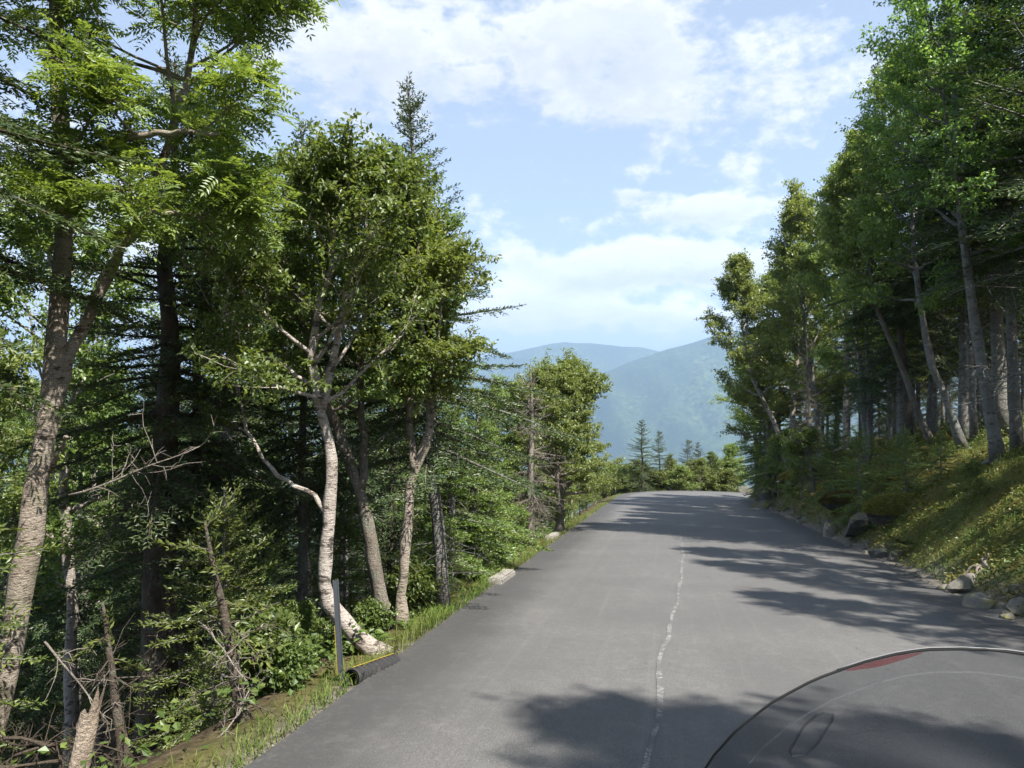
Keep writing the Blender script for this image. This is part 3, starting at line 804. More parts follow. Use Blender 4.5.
# further along the road
hero_conifer('dead_spruce', 28, 17.5, (530, 510), (532, 372), .10, 1.0, 'grey dead spruce with bare feathery branches', crown_base=.22, bark_m='dead_wood', needle_m='dead_needle', bare=True, dead=20, gap=.26)
hero_conifer('fir_tree', 29, 13.0, (470, 600), (478, 395), .09, 1.3, 'light green fir with layered boughs beside the road shoulder', crown_base=.06, needle_m='fir_needle', bark_m='fir_bark', dead=0, blade=(.085, .024), step=.036, gap=.26)
hero_conifer('fir_tree', 30, 12.0, (450, 600), (453, 410), .09, 1.3, 'bushy fir behind the straight grey trunk', crown_base=.06, needle_m='fir_needle', bark_m='fir_bark', dead=0, blade=(.085, .024), step=.036, gap=.26)
hero_conifer('fir_tree', 31, 14.5, (488, 590), (492, 440), .07, 1.05, 'low spreading fir just past the nearer guard stone', crown_base=.04, needle_m='fir_needle', bark_m='fir_bark', dead=0, blade=(.085, .024), step=.036, gap=.26)
hero_hardwood('round_hardwood', 15, 21.0,
    [[(560, 540), (558, 480), (552, 450), (548, 420), (543, 392)], [(556, 470), (566, 440), (576, 410), (574, 385)], [(556, 480), (545, 440), (526, 410)]],
    [(.13, .02), (.07, .015), (.07, .015)],
    'round crowned hardwood standing over the road shoulder before the bend', crown_base=.26, rad=1.75, n_limb=56, size=.066, per=40, bark_m='grey_bark', leaf_m='pale_leaf', sub=(7, 5))

# ---- prototypes for the crowd
PROTO = {}
PROTO['spruce'] = [conifer(100 + i, h, .088, rd, crown_base=cb, dead=36, blade=(.10, .024), step=.06, gap=.34, bark_m='fir_bark' if i != 3 else 'spruce_bark') for i, (h, rd, cb) in enumerate([(9.0, 1.45, .30), (8.0, 1.3, .36), (10, 1.6, .40), (7.0, 1.4, .18)])]
PROTO['fir'] = [conifer(120 + i, h, .08, rd, crown_base=cb, dead=8, blade=(.095, .022), step=.055, gap=.3, needle_m='fir_needle', bark_m='fir_bark') for i, (h, rd, cb) in enumerate([(6.0, 1.25, .08), (4.6, 1.15, .05), (7.5, 1.3, .2)])]
PROTO['birch'] = [hardwood(140 + i, h, .11, crown_base=cb, rad=rd, n_limb=30, size=.078, per=24, sub=(7, 5), bark_m=bm, leaf_m=lm, lean=ln) for i, (h, cb, rd, bm, lm, ln) in enumerate([
    (9.0, .38, 1.8, 'birch_bark', 'birch_leaf', (-.05, 0)), (8.0, .35, 1.7, 'fir_bark', 'pale_leaf', (-.1, .02)), (10.0, .42, 1.9, 'fir_bark', 'birch_leaf', (-.06, -.02)), (7.0, .3, 1.6, 'grey_bark', 'pale_leaf', (-.03, 0))])]
PROTO['sapling'] = [conifer(160 + i, h, .02, rd, crown_base=.05, dead=0, blade=(.07, .017), step=.04, gap=.2, needle_m='fir_needle', bark_m='fir_bark', droop=.2) for i, (h, rd) in enumerate([(1.5, .75), (1.1, .65), (2.2, .9)])]
PROTO['bush'] = [hardwood(180 + i, h, .03, crown_base=.12, rad=rd, n_limb=16, size=sz, per=20 if sz < .1 else 9, sub=(5, 4), bark_m='grey_bark', leaf_m=lm, up=.5) for i, (h, rd, sz, lm) in enumerate([
    (1.5, .8, .075, 'shrub_leaf'), (1.0, .6, .12, 'shrub_leaf'), (2.2, 1.0, .07, 'bush_leaf'), (3.2, 1.2, .075, 'bush_leaf')])]

FIRST = {}
def put(kind, i, name, x, y, label, group=None, rz=None, sc=1.0, cat='tree', sink=.06, z=None):
    rz = float(rng.uniform(0, 6.28)) if rz is None else rz
    loc = (float(x), float(y), (ground(x, y) if z is None else z) - sink)
    key = (kind, i, name, cat)
    if key not in FIRST:
        parts = ('stem', 'foliage') if cat == 'shrub' else ('trunk', 'crown')
        FIRST[key] = tree(name, PROTO[kind][i], loc, label, group, cat, rz, sc, *parts)
        return FIRST[key]
    c = copy_tree(FIRST[key], loc, rz, sc)
    c['label'] = label
    if group: c['group'] = group
    elif 'group' in c.keys(): del c['group']
    return c

# trees placed by where they stand in the photograph: (kind, i, name, px, depth, top py, label)
def stand(kind, i, name, px, d, top, label, group=None, rz=None, cat='tree', clear=.8, wide=1.0):
    x = (px - 512) / F * d; gz = ground(x, d)
    H = CAM_Z + (HORIZON - top) / F * d - gz
    me = PROTO[kind][i]
    s, t, w, z = road_coords(x, d)
    if abs(t[0]) - w[0] < .55:            # keep it off the asphalt
        x += np.sign(t[0]) * (.6 - (abs(t[0]) - w[0])); gz = ground(x, d); H = CAM_Z + (HORIZON - top) / F * d - gz
    h0 = {'spruce': [9, 8, 10, 7], 'fir': [6, 4.6, 7.5], 'birch': [9.6, 8.6, 10.6, 7.6], 'sapling': [1.5, 1.1, 2.2], 'bush': [1.8, 1.25, 2.6, 3.8]}[kind][i]
    placed.append((x, d, clear))
    o = put(kind, i, name, x, d, label, group, rz, H / h0, cat)
    if wide != 1.0: o.scale = (o.scale[0] * wide, o.scale[1] * wide, o.scale[2])
    return o

# uphill side, the line of trees above the bank
def uphill_trunk(kind, name, seed, d, pix, top, r0, label, **kw):
    """a tree above the bank whose bare leaning trunk shows: traced low, grown above"""
    loc, pts = traced(pix, d)
    H = CAM_Z + (HORIZON - top) / F * d - loc[2]
    dirv = unit(pts[-1] - pts[-2]); n = pts[-1]
    rem = H - n[2]
    e = np.array([dirv[0] * .25, .02, 1.0]); e = e / e[2]
    pts = np.concatenate([pts, [n + e * rem * .5 + [.0, .05, 0], n + e * rem * np.array([.85, 1, 1])]])
    placed.append((loc[0], loc[1], .8))
    if kind == 'hardwood':
        m = hardwood(seed, H, r0, stems=[(pts, r0, r0 * .14)], **kw)
    else:
        lean = (pts[-1][0] / H, 0)
        m = conifer(seed, H, r0, kw.pop('rad', 1.5), lean=lean, **kw)
    return tree(name, m, loc, label)
uphill_trunk('hardwood', 'birch_tree', 41, 16, [(998, 468), (988, 400), (976, 320), (967, 253)], -90, .125, 'stout lichened trunk leaning over the top of the bank', crown_base=.34, rad=2.2, n_limb=44, size=.085, per=24, sub=(7, 5), bark_m='fir_bark', leaf_m='birch_leaf', bias=(-.05, 0))
uphill_trunk('conifer', 'spruce_tree', 42, 16.5, [(1015, 455), (1009, 380), (1003, 290)], -60, .115, 'upright spruce trunk close beside the stout lichened trunk', rad=2.5, crown_base=.36, bark_m='fir_bark', dead=34, blade=(.095, .022), step=.05)
uphill_trunk('hardwood', 'birch_tree', 43, 19, [(963, 455), (948, 405), (934, 370), (925, 330), (919, 290)], 60, .10, 'bent pale trunk curving up toward the road from the bank top', crown_base=.36, rad=1.9, n_limb=40, size=.085, per=24, sub=(7, 5), bark_m='fir_bark', leaf_m='birch_leaf', bias=(0, 0))
uphill_trunk('conifer', 'spruce_tree', 44, 20, [(974, 440), (968, 380), (962, 312)], 10, .085, 'slim straight spruce trunk between the bent pale and the stout lichened ones', rad=2.4, crown_base=.38, bark_m='fir_bark', dead=30, blade=(.095, .022), step=.05)
uphill_trunk('hardwood', 'birch_tree', 45, 22, [(928, 437), (910, 390), (893, 345), (877, 305)], 150, .10, 'brown trunk leaning steeply toward the road', crown_base=.45, rad=1.5, n_limb=36, size=.09, per=24, sub=(7, 5), bark_m='grey_bark', leaf_m='pale_leaf', bias=(-.2, 0))
uphill_trunk('conifer', 'spruce_tree', 46, 23, [(907, 440), (899, 395), (892, 352)], 60, .11, 'dark spruce standing right behind the steeply leaning brown trunk', rad=2.2, crown_base=.34, dead=30, blade=(.1, .024), step=.055)
uphill_trunk('hardwood', 'birch_tree', 47, 26, [(866, 445), (862, 405), (860, 360), (856, 300)], 172, .12, 'tall leafy birch rising in the middle of the tree line above the bank', crown_base=.26, rad=2.1, n_limb=46, size=.095, per=22, sub=(7, 5), bark_m='fir_bark', leaf_m='pale_leaf', bias=(-.12, 0))
uphill_trunk('hardwood', 'birch_tree', 48, 31, [(820, 450), (815, 400), (806, 330), (802, 270)], 205, .13, 'leafy birch with a feathery domed top further along the bank', crown_base=.22, rad=2.3, n_limb=46, size=.105, per=22, sub=(7, 5), bark_m='fir_bark', leaf_m='pale_leaf', bias=(-.12, 0))
uphill_trunk('hardwood', 'birch_tree', 49, 36, [(786, 462), (775, 425), (762, 398), (752, 376), (745, 345)], 268, .13, 'white stemmed birch leaning out at the far end of the bank', crown_base=.34, rad=2.2, n_limb=36, size=.115, per=22, sub=(7, 5), bark_m='birch_bark', leaf_m='pale_leaf', bias=(-.15, 0))
uphill_trunk('conifer', 'dead_spruce', 50, 29, [(812, 455), (810, 410), (806, 375)], 330, .10, 'grey dead spruce with bare twigs above the bank', rad=1.2, crown_base=.25, bark_m='dead_wood', needle_m='dead_needle', bare=True, dead=20, gap=.3)
stand('birch', 3, 'birch_tree', 762, 40.5, 312, 'leafy birch reaching out furthest over the bend of the road', rz=.4, wide=1.35)
stand('birch', 1, 'birch_tree', 775, 41, 262, 'pale green birch behind the white stemmed leaning one', rz=2.0, wide=1.3)
stand('birch', 3, 'birch_tree', 757, 46, 345, 'low birch overhanging the inside of the bend', rz=4.0, wide=1.3)
stand('fir', 0, 'spruce_tree', 760, 44, 372, 'dense dark spruce low on the inside of the bend', rz=1.0, wide=1.2)
stand('fir', 0, 'fir_tree', 764, 38, 372, 'dark fir filling the gap under the white stemmed birch')
stand('birch', 0, 'birch_tree', 792, 37, 240, 'birch with yellowish leaves between the domed and the leaning birches', rz=3.0, wide=1.3)
stand('spruce', 0, 'spruce_tree', 868, 24.5, 235, 'dark spruce standing out in front of the leafy birches above the bank')
stand('spruce', 2, 'spruce_tree', 962, 21, 50, 'tall dark spruce with heavy boughs behind the bent pale trunk', wide=1.35)
stand('spruce', 0, 'spruce_tree', 1000, 19, -40, 'tall dark spruce filling the corner behind the upright trunks', wide=1.4)
stand('spruce', 1, 'spruce_tree', 1040, 15, -160, 'dark spruce with boughs reaching in above the stout lichened trunk', wide=1.5)
stand('spruce', 1, 'spruce_tree', 900, 23.5, 215, 'broad dark spruce between the steeply leaning and the bent pale trunks', wide=1.3)
stand('birch', 2, 'birch_tree', 985, 25, 5, 'tallest leafy birch above the steeply leaning trunk', rz=5.0)
stand('birch', 0, 'birch_tree', 845, 33, 195, 'leafy birch behind the tall one in the middle of the tree line', rz=1.2, wide=1.3)
for q, (px, d, tp) in enumerate([(752, 41, 385), (772, 43, 360), (790, 40, 380), (806, 38, 372), (822, 36, 380), (838, 34, 372), (765, 47, 370), (800, 45, 352)]):
    stand('fir', (0, 1, 2)[q % 3], 'fir_tree', px, d, tp, 'dark fir filling the understory beneath the birches on the inside of the bend', 'firs under the birches on the inside of the bend', rz=q * 1.3, wide=1.15)
# uphill trees beyond the frame whose shade falls on the near road
for x, y, kd, i, sc in [(6.1, -.6, 'birch', 2, 1.0), (8.9, 4.4, 'birch', 2, .76), (9.2, 6.4, 'spruce', 2, .8), (9.3, 8.2, 'birch', 2, .78), (9.4, 10.6, 'birch', 0, .88), (10.8, 2.8, 'spruce', 0, .8), (8.2, -2.0, 'birch', 0, 1.0), (9.6, -3.5, 'spruce', 1, 1.1), (11.5, 11.0, 'spruce', 0, .95), (12.8, 12.8, 'spruce', 1, 1.1), (13.6, 9.2, 'spruce', 2, .95), (11.9, 6.9, 'spruce', 1, .9)]:
    placed.append((x, y, .8))
    put(kd, i, 'birch_tree' if kd == 'birch' else 'spruce_tree', x, y, 'forest tree beside the road whose shade falls across the asphalt', 'trees shading the near road', rz=1.3 * x, sc=sc)

for x, y, kd, i, sc in [(-3.3, 1.9, 'birch', 2, 1.0), (-2.9, -.6, 'birch', 0, .95), (-5.6, 2.6, 'spruce', 2, 1.0), (-6.6, 4.4, 'spruce', 0, 1.0), (-5.2, .4, 'birch', 2, 1.0)]:
    placed.append((x, y, .8))
    put(kd, i, 'birch_tree' if kd == 'birch' else 'spruce_tree', x, y, 'forest tree beside the road whose crown shades the hollow below the nearest trunk', 'trees shading the hollow below the road', sc=sc)

def scatter(n, test, spec, mind, label, group, name, xr, yr, seed):
    r = np.random.default_rng(seed); done = 0; tries = 0
    while done < n and tries < 6000:
        tries += 1
        x = r.uniform(*xr); y = r.uniform(*yr)
        s, t, w, z = (float(v[0]) for v in road_coords(x, y)); e = abs(t) - w
        if not test(x, y, t, e): continue
        if not free(x, y, mind): continue
        kd, i, lo, hi = spec[r.integers(0, len(spec))]
        placed.append((x, y, mind)); done += 1
        put(kd, i, name, x, y, label, group, sc=float(r.uniform(lo, hi)))
    return done
inview = lambda x, y, m=30: y > 2 and -m < 512 + x / y * F < 1024 + m
# uphill crowd
scatter(72, lambda x, y, t, e: t > 0 and 4.0 < e < 20 and inview(x, y, 120), [('spruce', 0, .8, 1.1), ('spruce', 1, .85, 1.15), ('spruce', 2, .8, 1.05), ('spruce', 0, .8, 1.1)], 1.35,
        'dark spruce crowded in the shady forest above the bank', 'spruces in the shady forest above the bank', 'spruce_tree', (6, 40), (8, 50), 1)
scatter(12, lambda x, y, t, e: t > 0 and 3.6 < e < 9 and y > 22 and inview(x, y, 20), [('birch', 0, .75, 1.0), ('birch', 1, .8, 1.0), ('birch', 3, .8, 1.1)], 1.3,
        'leafy birch mixed into the forest above the bank', 'birches in the forest above the bank', 'birch_tree', (6, 40), (22, 50), 2)
# downhill crowd
scatter(92, lambda x, y, t, e: t < 0 and 2.0 < e < 28 and inview(x, y, 100) and 512 + x / y * F < 462, [('spruce', 0, .75, 1.05), ('spruce', 1, .75, 1.1), ('spruce', 3, .8, 1.15), ('spruce', 3, .7, 1.1), ('fir', 2, .8, 1.1)], 1.1,
        'dark spruce deep in the shaded forest below the road', 'spruces in the shaded forest below the road', 'spruce_tree', (-28, 4), (9, 42), 3)
scatter(14, lambda x, y, t, e: t < 0 and 2.0 < e < 14 and inview(x, y, 30) and 512 + x / y * F < 420, [('birch', 0, .8, 1.0), ('birch', 1, .8, 1.05), ('birch', 2, .75, .95)], 1.3,
        'leafy hardwood in the thick of the forest below the road', 'hardwoods in the forest below the road', 'hardwood_tree', (-16, 2), (9, 22), 4)
# along the shoulder toward the bend
for q, (px, d, top, kd, i, nm, lab) in enumerate([
    (588, 24, 440, 'birch', 3, 'hardwood_tree', 'small hardwood leaning over the shoulder past the round crowned one'),
    (600, 30, 452, 'bush', 3, 'hardwood_tree', 'pale sapling beside the shoulder close to the bend'),
    (575, 27, 412, 'birch', 0, 'hardwood_tree', 'dense hardwood tucked behind the round crowned one'),
    (612, 38, 458, 'birch', 3, 'hardwood_tree', 'small tree where the shoulder begins to bend'),
    (540, 26, 400, 'spruce', 3, 'spruce_tree', 'dark spruce tucked behind the grey dead spruce'),
    (500, 24, 378, 'birch', 1, 'hardwood_tree', 'thin topped hardwood behind the light green firs'),
    (492, 30, 392, 'spruce', 0, 'spruce_tree', 'small pointed spruce top behind the light green firs'),
    (522, 33, 400, 'fir', 2, 'fir_tree', 'fir between the dead spruce and the round crowned hardwood'),
    (642, 62, 420, 'spruce', 3, 'spruce_tree', 'taller of the two pointed spruces beyond the bend'),
    (659, 64, 431, 'spruce', 1, 'spruce_tree', 'shorter of the two pointed spruces beyond the bend'),
    (688, 72, 440, 'spruce', 1, 'spruce_tree', 'tiny spruce tip showing over the bushes beyond the bend'),
    (697, 74, 443, 'spruce', 0, 'spruce_tree', 'tiniest dark spruce tip beyond the bend'),
    (630, 66, 462, 'birch', 3, 'hardwood_tree', 'leafy tree at the outside of the bend beside the two pointed spruces'),
    (672, 64, 455, 'birch', 1, 'hardwood_tree', 'light green tree between the pointed spruces and the pale bush'),
    (699, 62, 455, 'birch', 3, 'hardwood_tree', 'pale yellow green bush tree straight beyond the end of the road'),
    (714, 64, 450, 'birch', 0, 'hardwood_tree', 'light green tree half hidden by the end of the bank'),
    (650, 63, 468, 'bush', 3, 'hardwood_tree', 'low leafy bush in front of the two pointed spruces'),
    (683, 61, 470, 'bush', 3, 'hardwood_tree', 'low pale bush at the far edge of the bend'),
    (735, 66, 440, 'birch', 3, 'hardwood_tree', 'leafy tree behind the end of the bank'),
    ]):
    stand(kd, i, nm, px, d, top, lab, clear=.6, wide=1.45 if nm == 'spruce_tree' else 1.15)

rb = np.random.default_rng(91)
for q in range(26):
    px = 604 + q * 4.9; d = 61 + rb.uniform(0, 6)
    stand('bush', 3 if q % 3 else 2, 'leafy_bush', px, d, rb.uniform(452, 474) if px < 640 or px > 672 else rb.uniform(464, 478), 'light green bush in the thicket straight beyond the bend', 'bushes in the thicket beyond the bend', cat='bush', clear=.3, wide=1.35)
for q in range(16):
    d = 16 + q * 1.9; x = float(c_line(d) - hw_line(d) - rb.uniform(1.0, 2.6)); px = 512 + x / d * F
    stand('bush', 3 if q % 2 else 2, 'leafy_bush', px, d, 470 + (q % 4) * 5 - 8, 'light green bush crowding the shoulder between the round crowned hardwood and the bend', 'bushes crowding the shoulder before the bend', cat='bush', clear=.3, wide=1.15)
for q in range(6):
    d = 37 + q * 1.3; x = float(c_line(d) + hw_line(d) + rb.uniform(1.8, 3.6)); px = 512 + x / d * F
    stand('bush', 3 if q % 2 else 0, 'leafy_bush', px, d, 425 + (q % 3) * 8, 'leafy bush under the birches on the inside of the bend', 'bushes on the inside of the bend', cat='bush', clear=.3, wide=1.2)
# ---- shrubs and small firs
shrub_spots = [
 (268, 6.6, 610, 'bush', 1, 'bright hobblebush lit beside the slim leaning sapling'),
 (300, 7.6, 600, 'bush', 0, 'leafy shrub in the hollow below the leaning birch'),
 (290, 6.2, 640, 'bush', 1, 'low shrub beside the steel post'),
 (420, 9.3, 560, 'bush', 1, 'leafy shrub at the foot of the forked slender trunk'),
 (405, 7.8, 598, 'bush', 1, 'small yellow green shrub growing over the leaning birch base'),
 (462, 10.2, 560, 'bush', 1, 'bright shrub beside the foot of the straight grey trunk'),
 (520, 13.5, 535, 'bush', 1, 'shrub growing between the two guard stones'),
 (536, 16.5, 500, 'bush', 2, 'pale sapling bush by the further guard stone'),
 (572, 21, 490, 'bush', 2, 'pale green sapling bush on the shoulder under the round hardwood'),
 (590, 26, 478, 'bush', 2, 'pale roadside bush further along the shoulder'),
 (608, 33, 478, 'bush', 2, 'small roadside bush at the start of the bend'),
]
for px, d, top, kd, i, lab in shrub_spots: stand(kd, i, 'leafy_shrub', px, d, top, lab, cat='shrub', clear=.4)
for px, d, top, i, lab in [(225, 7.2, 480, 2, 'young fir with level boughs beside the massive trunk'), (215, 5.8, 640, 1, 'small fir in front of the thinner spruce trunk'), (262, 8.2, 520, 2, 'young fir between the massive trunk and the leaning birch'),
                           (450, 11, 520, 2, 'young fir at the roadside beside the straight grey trunk'), (500, 12.3, 520, 2, 'young fir above the nearer guard stone'), (345, 10, 500, 2, 'young fir in deep shade behind the forked grey trunk')]:
    stand('sapling', i, 'fir_sapling', px, d, top, lab, cat='small fir', clear=.4)
for px, d, top, i, lab in [(858, 20.5, 425, 2, 'bushy young spruce leaning down the bank'), (905, 18.5, 425, 2, 'dark young fir under the leaning trunks'), (834, 25, 422, 2, 'dark young fir further along the bank edge'), (940, 17.5, 432, 0, 'low fir before the bent pale trunk')]:
    stand('sapling', i, 'fir_sapling', px, d, top, lab, cat='small fir', clear=.4)
for px, d, top, kd, i, lab in [(760, 36, 432, 'bush', 2, 'leafy shrub on the far bank brow'), (800, 29, 425, 'bush', 2, 'leafy shrub on the bank brow under the birches'), (968, 14.5, 456, 'bush', 2, 'yellow tipped shrub before the stout lichened trunk')]:
    stand(kd, i, 'leafy_shrub', px, d, top, lab, cat='shrub', clear=.4)

# ------------------------------------------------------------------ rocks
CLEAR = []
def rock_mesh(seed, sx, sy, sz, mat, cuts=22, sub=4):
    r = np.random.default_rng(seed); bm = bmesh.new(); bmesh.ops.create_icosphere(bm, subdivisions=sub, radius=1.0)
    v = np.array([q.co[:] for q in bm.verts])
    for c in range(cuts):
        n = unit(r.normal(size=3)); d = r.uniform(.38, .8); over = v @ n - d; over = np.maximum(over, 0); v = v - over[:, None] * n[None] * .96
    v += .16 * np.stack([fbm(v[:, 0] * 3 + seed, v[:, 1] * 3 + v[:, 2] * 2, 3)] * 3, 1) * v
    v *= np.array([sx, sy, sz])
    for q, co in zip(bm.verts, v): q.co = co
    me = bpy.data.meshes.new('rock'); bm.to_mesh(me); bm.free(); me.materials.append(M[mat]); return me
def rock(name, px, py, size, seed, label, mat='rock', e_min=0.1, rot=None, group=None, d=None):
    """rock at the toe of the bank: found where that line of sight meets the ground"""
    for dd in (np.arange(4, 60, .05) if d is None else [d]):
        p = P(px, py, dd)
        if p[2] <= ground(p[0], p[1]): break
    o = link(name, rock_mesh(seed, *size, mat)); o.location = (p[0] - .3 * size[0] * (size[0] > .25), p[1], ground(p[0], p[1]) + size[2] * (.15 if p[1] < 12 else -.05))
    if size[0] > .25: CLEAR.append((o.location[0], o.location[1], size[0] * .5))
    r = np.random.default_rng(seed); o.rotation_euler = rot if rot else (r.uniform(-.25, .25), r.uniform(-.25, .25), r.uniform(0, 6.28))
    return tag(o, label, 'rock', group)
rock('ledge_rock', 868, 524, (.75, .55, .42), 1, 'dark jutting ledge under the mossy overhang in the middle of the bank', 'dark_rock', rot=(.1, -.3, .5))
rock('ledge_rock', 838, 530, (.8, .4, .25), 2, 'grey slab sloping to the road below the dark ledge', 'rock', rot=(.25, -.35, .9))
rock('ledge_rock', 776, 494, (1.1, .8, .75), 3, 'shadowed rock face cut into the far part of the bank', 'dark_rock', rot=(0, -.2, .3))
rock('ledge_rock', 766, 508, (1.0, .5, .35), 4, 'pale rock slab at the toe of the far bank', 'rock', rot=(.1, -.4, .4))
rock('boulder', 748, 486, (.9, .8, .75), 5, 'pale boulder at the inside of the bend', 'rock')
rock('boulder', 756, 477, (.8, .7, .7), 6, 'mossy boulder above the pale one at the bend', 'rock')
rock('ledge_rock', 985, 606, (.36, .22, .12), 7, 'flat pale slab below the grey roots', 'rock', rot=(.2, -.25, .4))
rock('ledge_rock', 1022, 608, (.32, .24, .12), 8, 'tilted pale slab at the near end of the bank', 'rock', rot=(.25, -.3, .9))
rock('ledge_rock', 968, 588, (.3, .2, .16), 9, 'pale broken rock under the grey roots', 'rock', rot=(.3, -.4, .2))
rock('ledge_rock', 882, 556, (.3, .2, .2), 10, 'jagged grey rock at the toe below the yellow moss', 'rock')
for q, (px, py, sz) in enumerate([(847, 546, .16), (897, 566, .13), (917, 577, .12), (940, 590, .12), (800, 522, .2), (735, 504, .25), (1003, 618, .12), (864, 552, .12), (890, 566, .09), (958, 601, .09), (820, 534, .15)]):
    rock('stone', px, py, (sz, sz * .8, sz * .6), 30 + q, 'small loose stone at the toe of the bank', 'rock', group='loose stones along the toe of the bank')
rr_ = np.random.default_rng(404)
for q in range(34):
    yy = 8.2 + 30 * (q / 34) ** 1.15 + rr_.uniform(-.3, .3); ee = rr_.uniform(.05, .6); xx = float(c_line(yy) + hw_line(yy)) + ee; sz = rr_.uniform(.14, .34) * (1 + yy / 60)
    o = link('ledge_rock', rock_mesh(200 + q, sz, sz * rr_.uniform(.5, .8), sz * rr_.uniform(.3, .6), 'rock' if q % 5 == 0 else 'dark_rock', 24, 4)); o.location = (xx, yy, ground(xx, yy) - sz * .16); o.rotation_euler = (rr_.uniform(-.3, .3), rr_.uniform(-.5, 0), 1.3 + rr_.uniform(-.5, .5))
    tag(o, 'broken ledge rock bedded in the foot of the cut bank', 'rock', 'broken ledge rocks along the foot of the bank'); CLEAR.append((xx - .2, yy, sz * .3))
def mound(name, px, py, size, label, seed):
    r = np.random.default_rng(seed)
    for dd in np.arange(4, 60, .05):
        p = P(px, py, dd)
        if p[2] <= ground(p[0], p[1]): break
    c = np.array([p[0], p[1], ground(p[0], p[1])]); N = 16000
    n = rnd_dir(r, N); n[:, 2] = np.abs(n[:, 2]) * .9 + .02; n = unit(n)
    b = c + n * np.array(size) * (1 + .22 * fbm(n[:, 0] * 3 + seed, n[:, 1] * 3 + n[:, 2], 3))[:, None]
    bag = Bag(); rhombi(bag, b - n * .02, unit(n * .55 + rnd_dir(r, N) * .6 + [0, 0, -.35]), unit(n + rnd_dir(r, N) * .6), r.uniform(.03, .075, N), .018)
    root = empty(name, c, label, 'moss')
    o = link('foliage', bag.mesh('moss', M['moss']), root); o.matrix_parent_inverse = Matrix.Translation(-Vector(c))
    core = rock_mesh(seed, size[0] * .96, size[1] * .96, size[2] * .96, 'dark_rock', 4, 3); link('core', core, root)
mound('moss_mound', 900, 512, (.85, .45, .42), 'golden moss hummock draped over the rocks in the middle of the bank', 51)
mound('moss_mound', 797, 480, (.9, .6, .45), 'yellowish moss brow over the shadowed rock face', 52)
mound('moss_mound', 850, 502, (.9, .5, .35), 'olive moss brow hanging over the dark ledge', 53)

FERN_SPOT = True
# grey exposed roots
bag = Bag(); r = np.random.default_rng(77); base = None
for dd in np.arange(4, 40, .05):
    p = P(980, 572, dd)
    if p[2] <= ground(p[0], p[1]): base = p; break
for q in range(7):
    d = np.array([r.uniform(-.5, .3), r.uniform(-.7, -.1), r.uniform(-.9, .15)])
    bp = branch_path(r, [0, 0, .12 + r.uniform(-.1, .1)], d, r.uniform(.35, .7), 7, -.2, .28)
    tube(bag, bp, np.linspace(.034, .006, 7), 6)
tube(bag, branch_path(r, [0, 0, .0], [.1, .1, 1], .34, 5, 0, .15), np.linspace(.05, .012, 5), 7)
o = link('dead_root', bag.mesh('dead_root', M['dead_wood'], True)); o.location = base; tag(o, 'weathered grey roots of a dead stump exposed low on the bank', 'dead roots')

# ------------------------------------------------------------------ grass, bank cover, forest-floor plants
def cover(name, mat, n, xr, yr, accept, size, kind, seed):
    r = np.random.default_rng(seed)
    x = r.uniform(*xr, n); y = r.uniform(*yr, n) if np.isscalar(yr[0]) else r.uniform(yr[0], yr[1], n)
    s, t, w, z = road_coords(x, y); e = np.abs(t) - w
    keep = accept(x, y, s, t, e, r)
    for a_, b_, r_ in CLEAR: keep &= (x - a_) ** 2 + (y - b_) ** 2 > (r_ * r.uniform(.6, 1.15, n)) ** 2
    x = x[keep]; y = y[keep]; e = e[keep]
    zg = ground(x, y); N = len(x); b = np.stack([x, y, zg - .015], 1); bag = Bag()
    if kind == 'grass':
        hgt = r.uniform(size[0], size[1], N) * (.6 + .8 * vnoise(x * 1.3, y * 1.3))
        az = r.uniform(0, 6.28, N); ln = r.uniform(.1, .55, N)
        d = np.stack([np.cos(az) * ln, np.sin(az) * ln, np.ones(N)], 1); nr = np.stack([np.cos(az + .3), np.sin(az + .3), 0 * az + .1], 1)
        d = unit(d); mid = b + d * (hgt * .6)[:, None]; d2 = unit(d + np.stack([np.cos(az), np.sin(az), -.4 * np.ones(N)], 1) * .8); tip = mid + d2 * (hgt * .5)[:, None]
        sd = unit(np.cross(d, nr)) * (size[2] * r.uniform(.7, 1.3, N))[:, None] * .5
        v = np.stack([b - sd * .7, b + sd * .7, mid + sd, mid - sd, tip], 1).reshape(-1, 3); k = np.arange(N) * 5
        bag.add(v, np.stack([k, k + 1, k + 2, k + 3], 1), np.stack([k + 3, k + 2, k + 4], 1))
    else:
        h = r.uniform(0, size[2], N) * (.3 + 1.2 * vnoise(x * 1.7 + 5, y * 1.7)); b[:, 2] += h
        d = unit(r.normal(size=(N, 3)) * np.array([1, 1, .45]) + np.array([-.15, -.25, .05])); nr = unit(np.array([-.25, -.25, 1.0]) + r.normal(size=(N, 3)) * .5)
        rhombi(bag, b, d, nr, r.uniform(size[0], size[1], N), r.uniform(size[0], size[1], N) * .55)
    o = link(name, bag.mesh(name, mat)); return tag(o, kind='stuff')
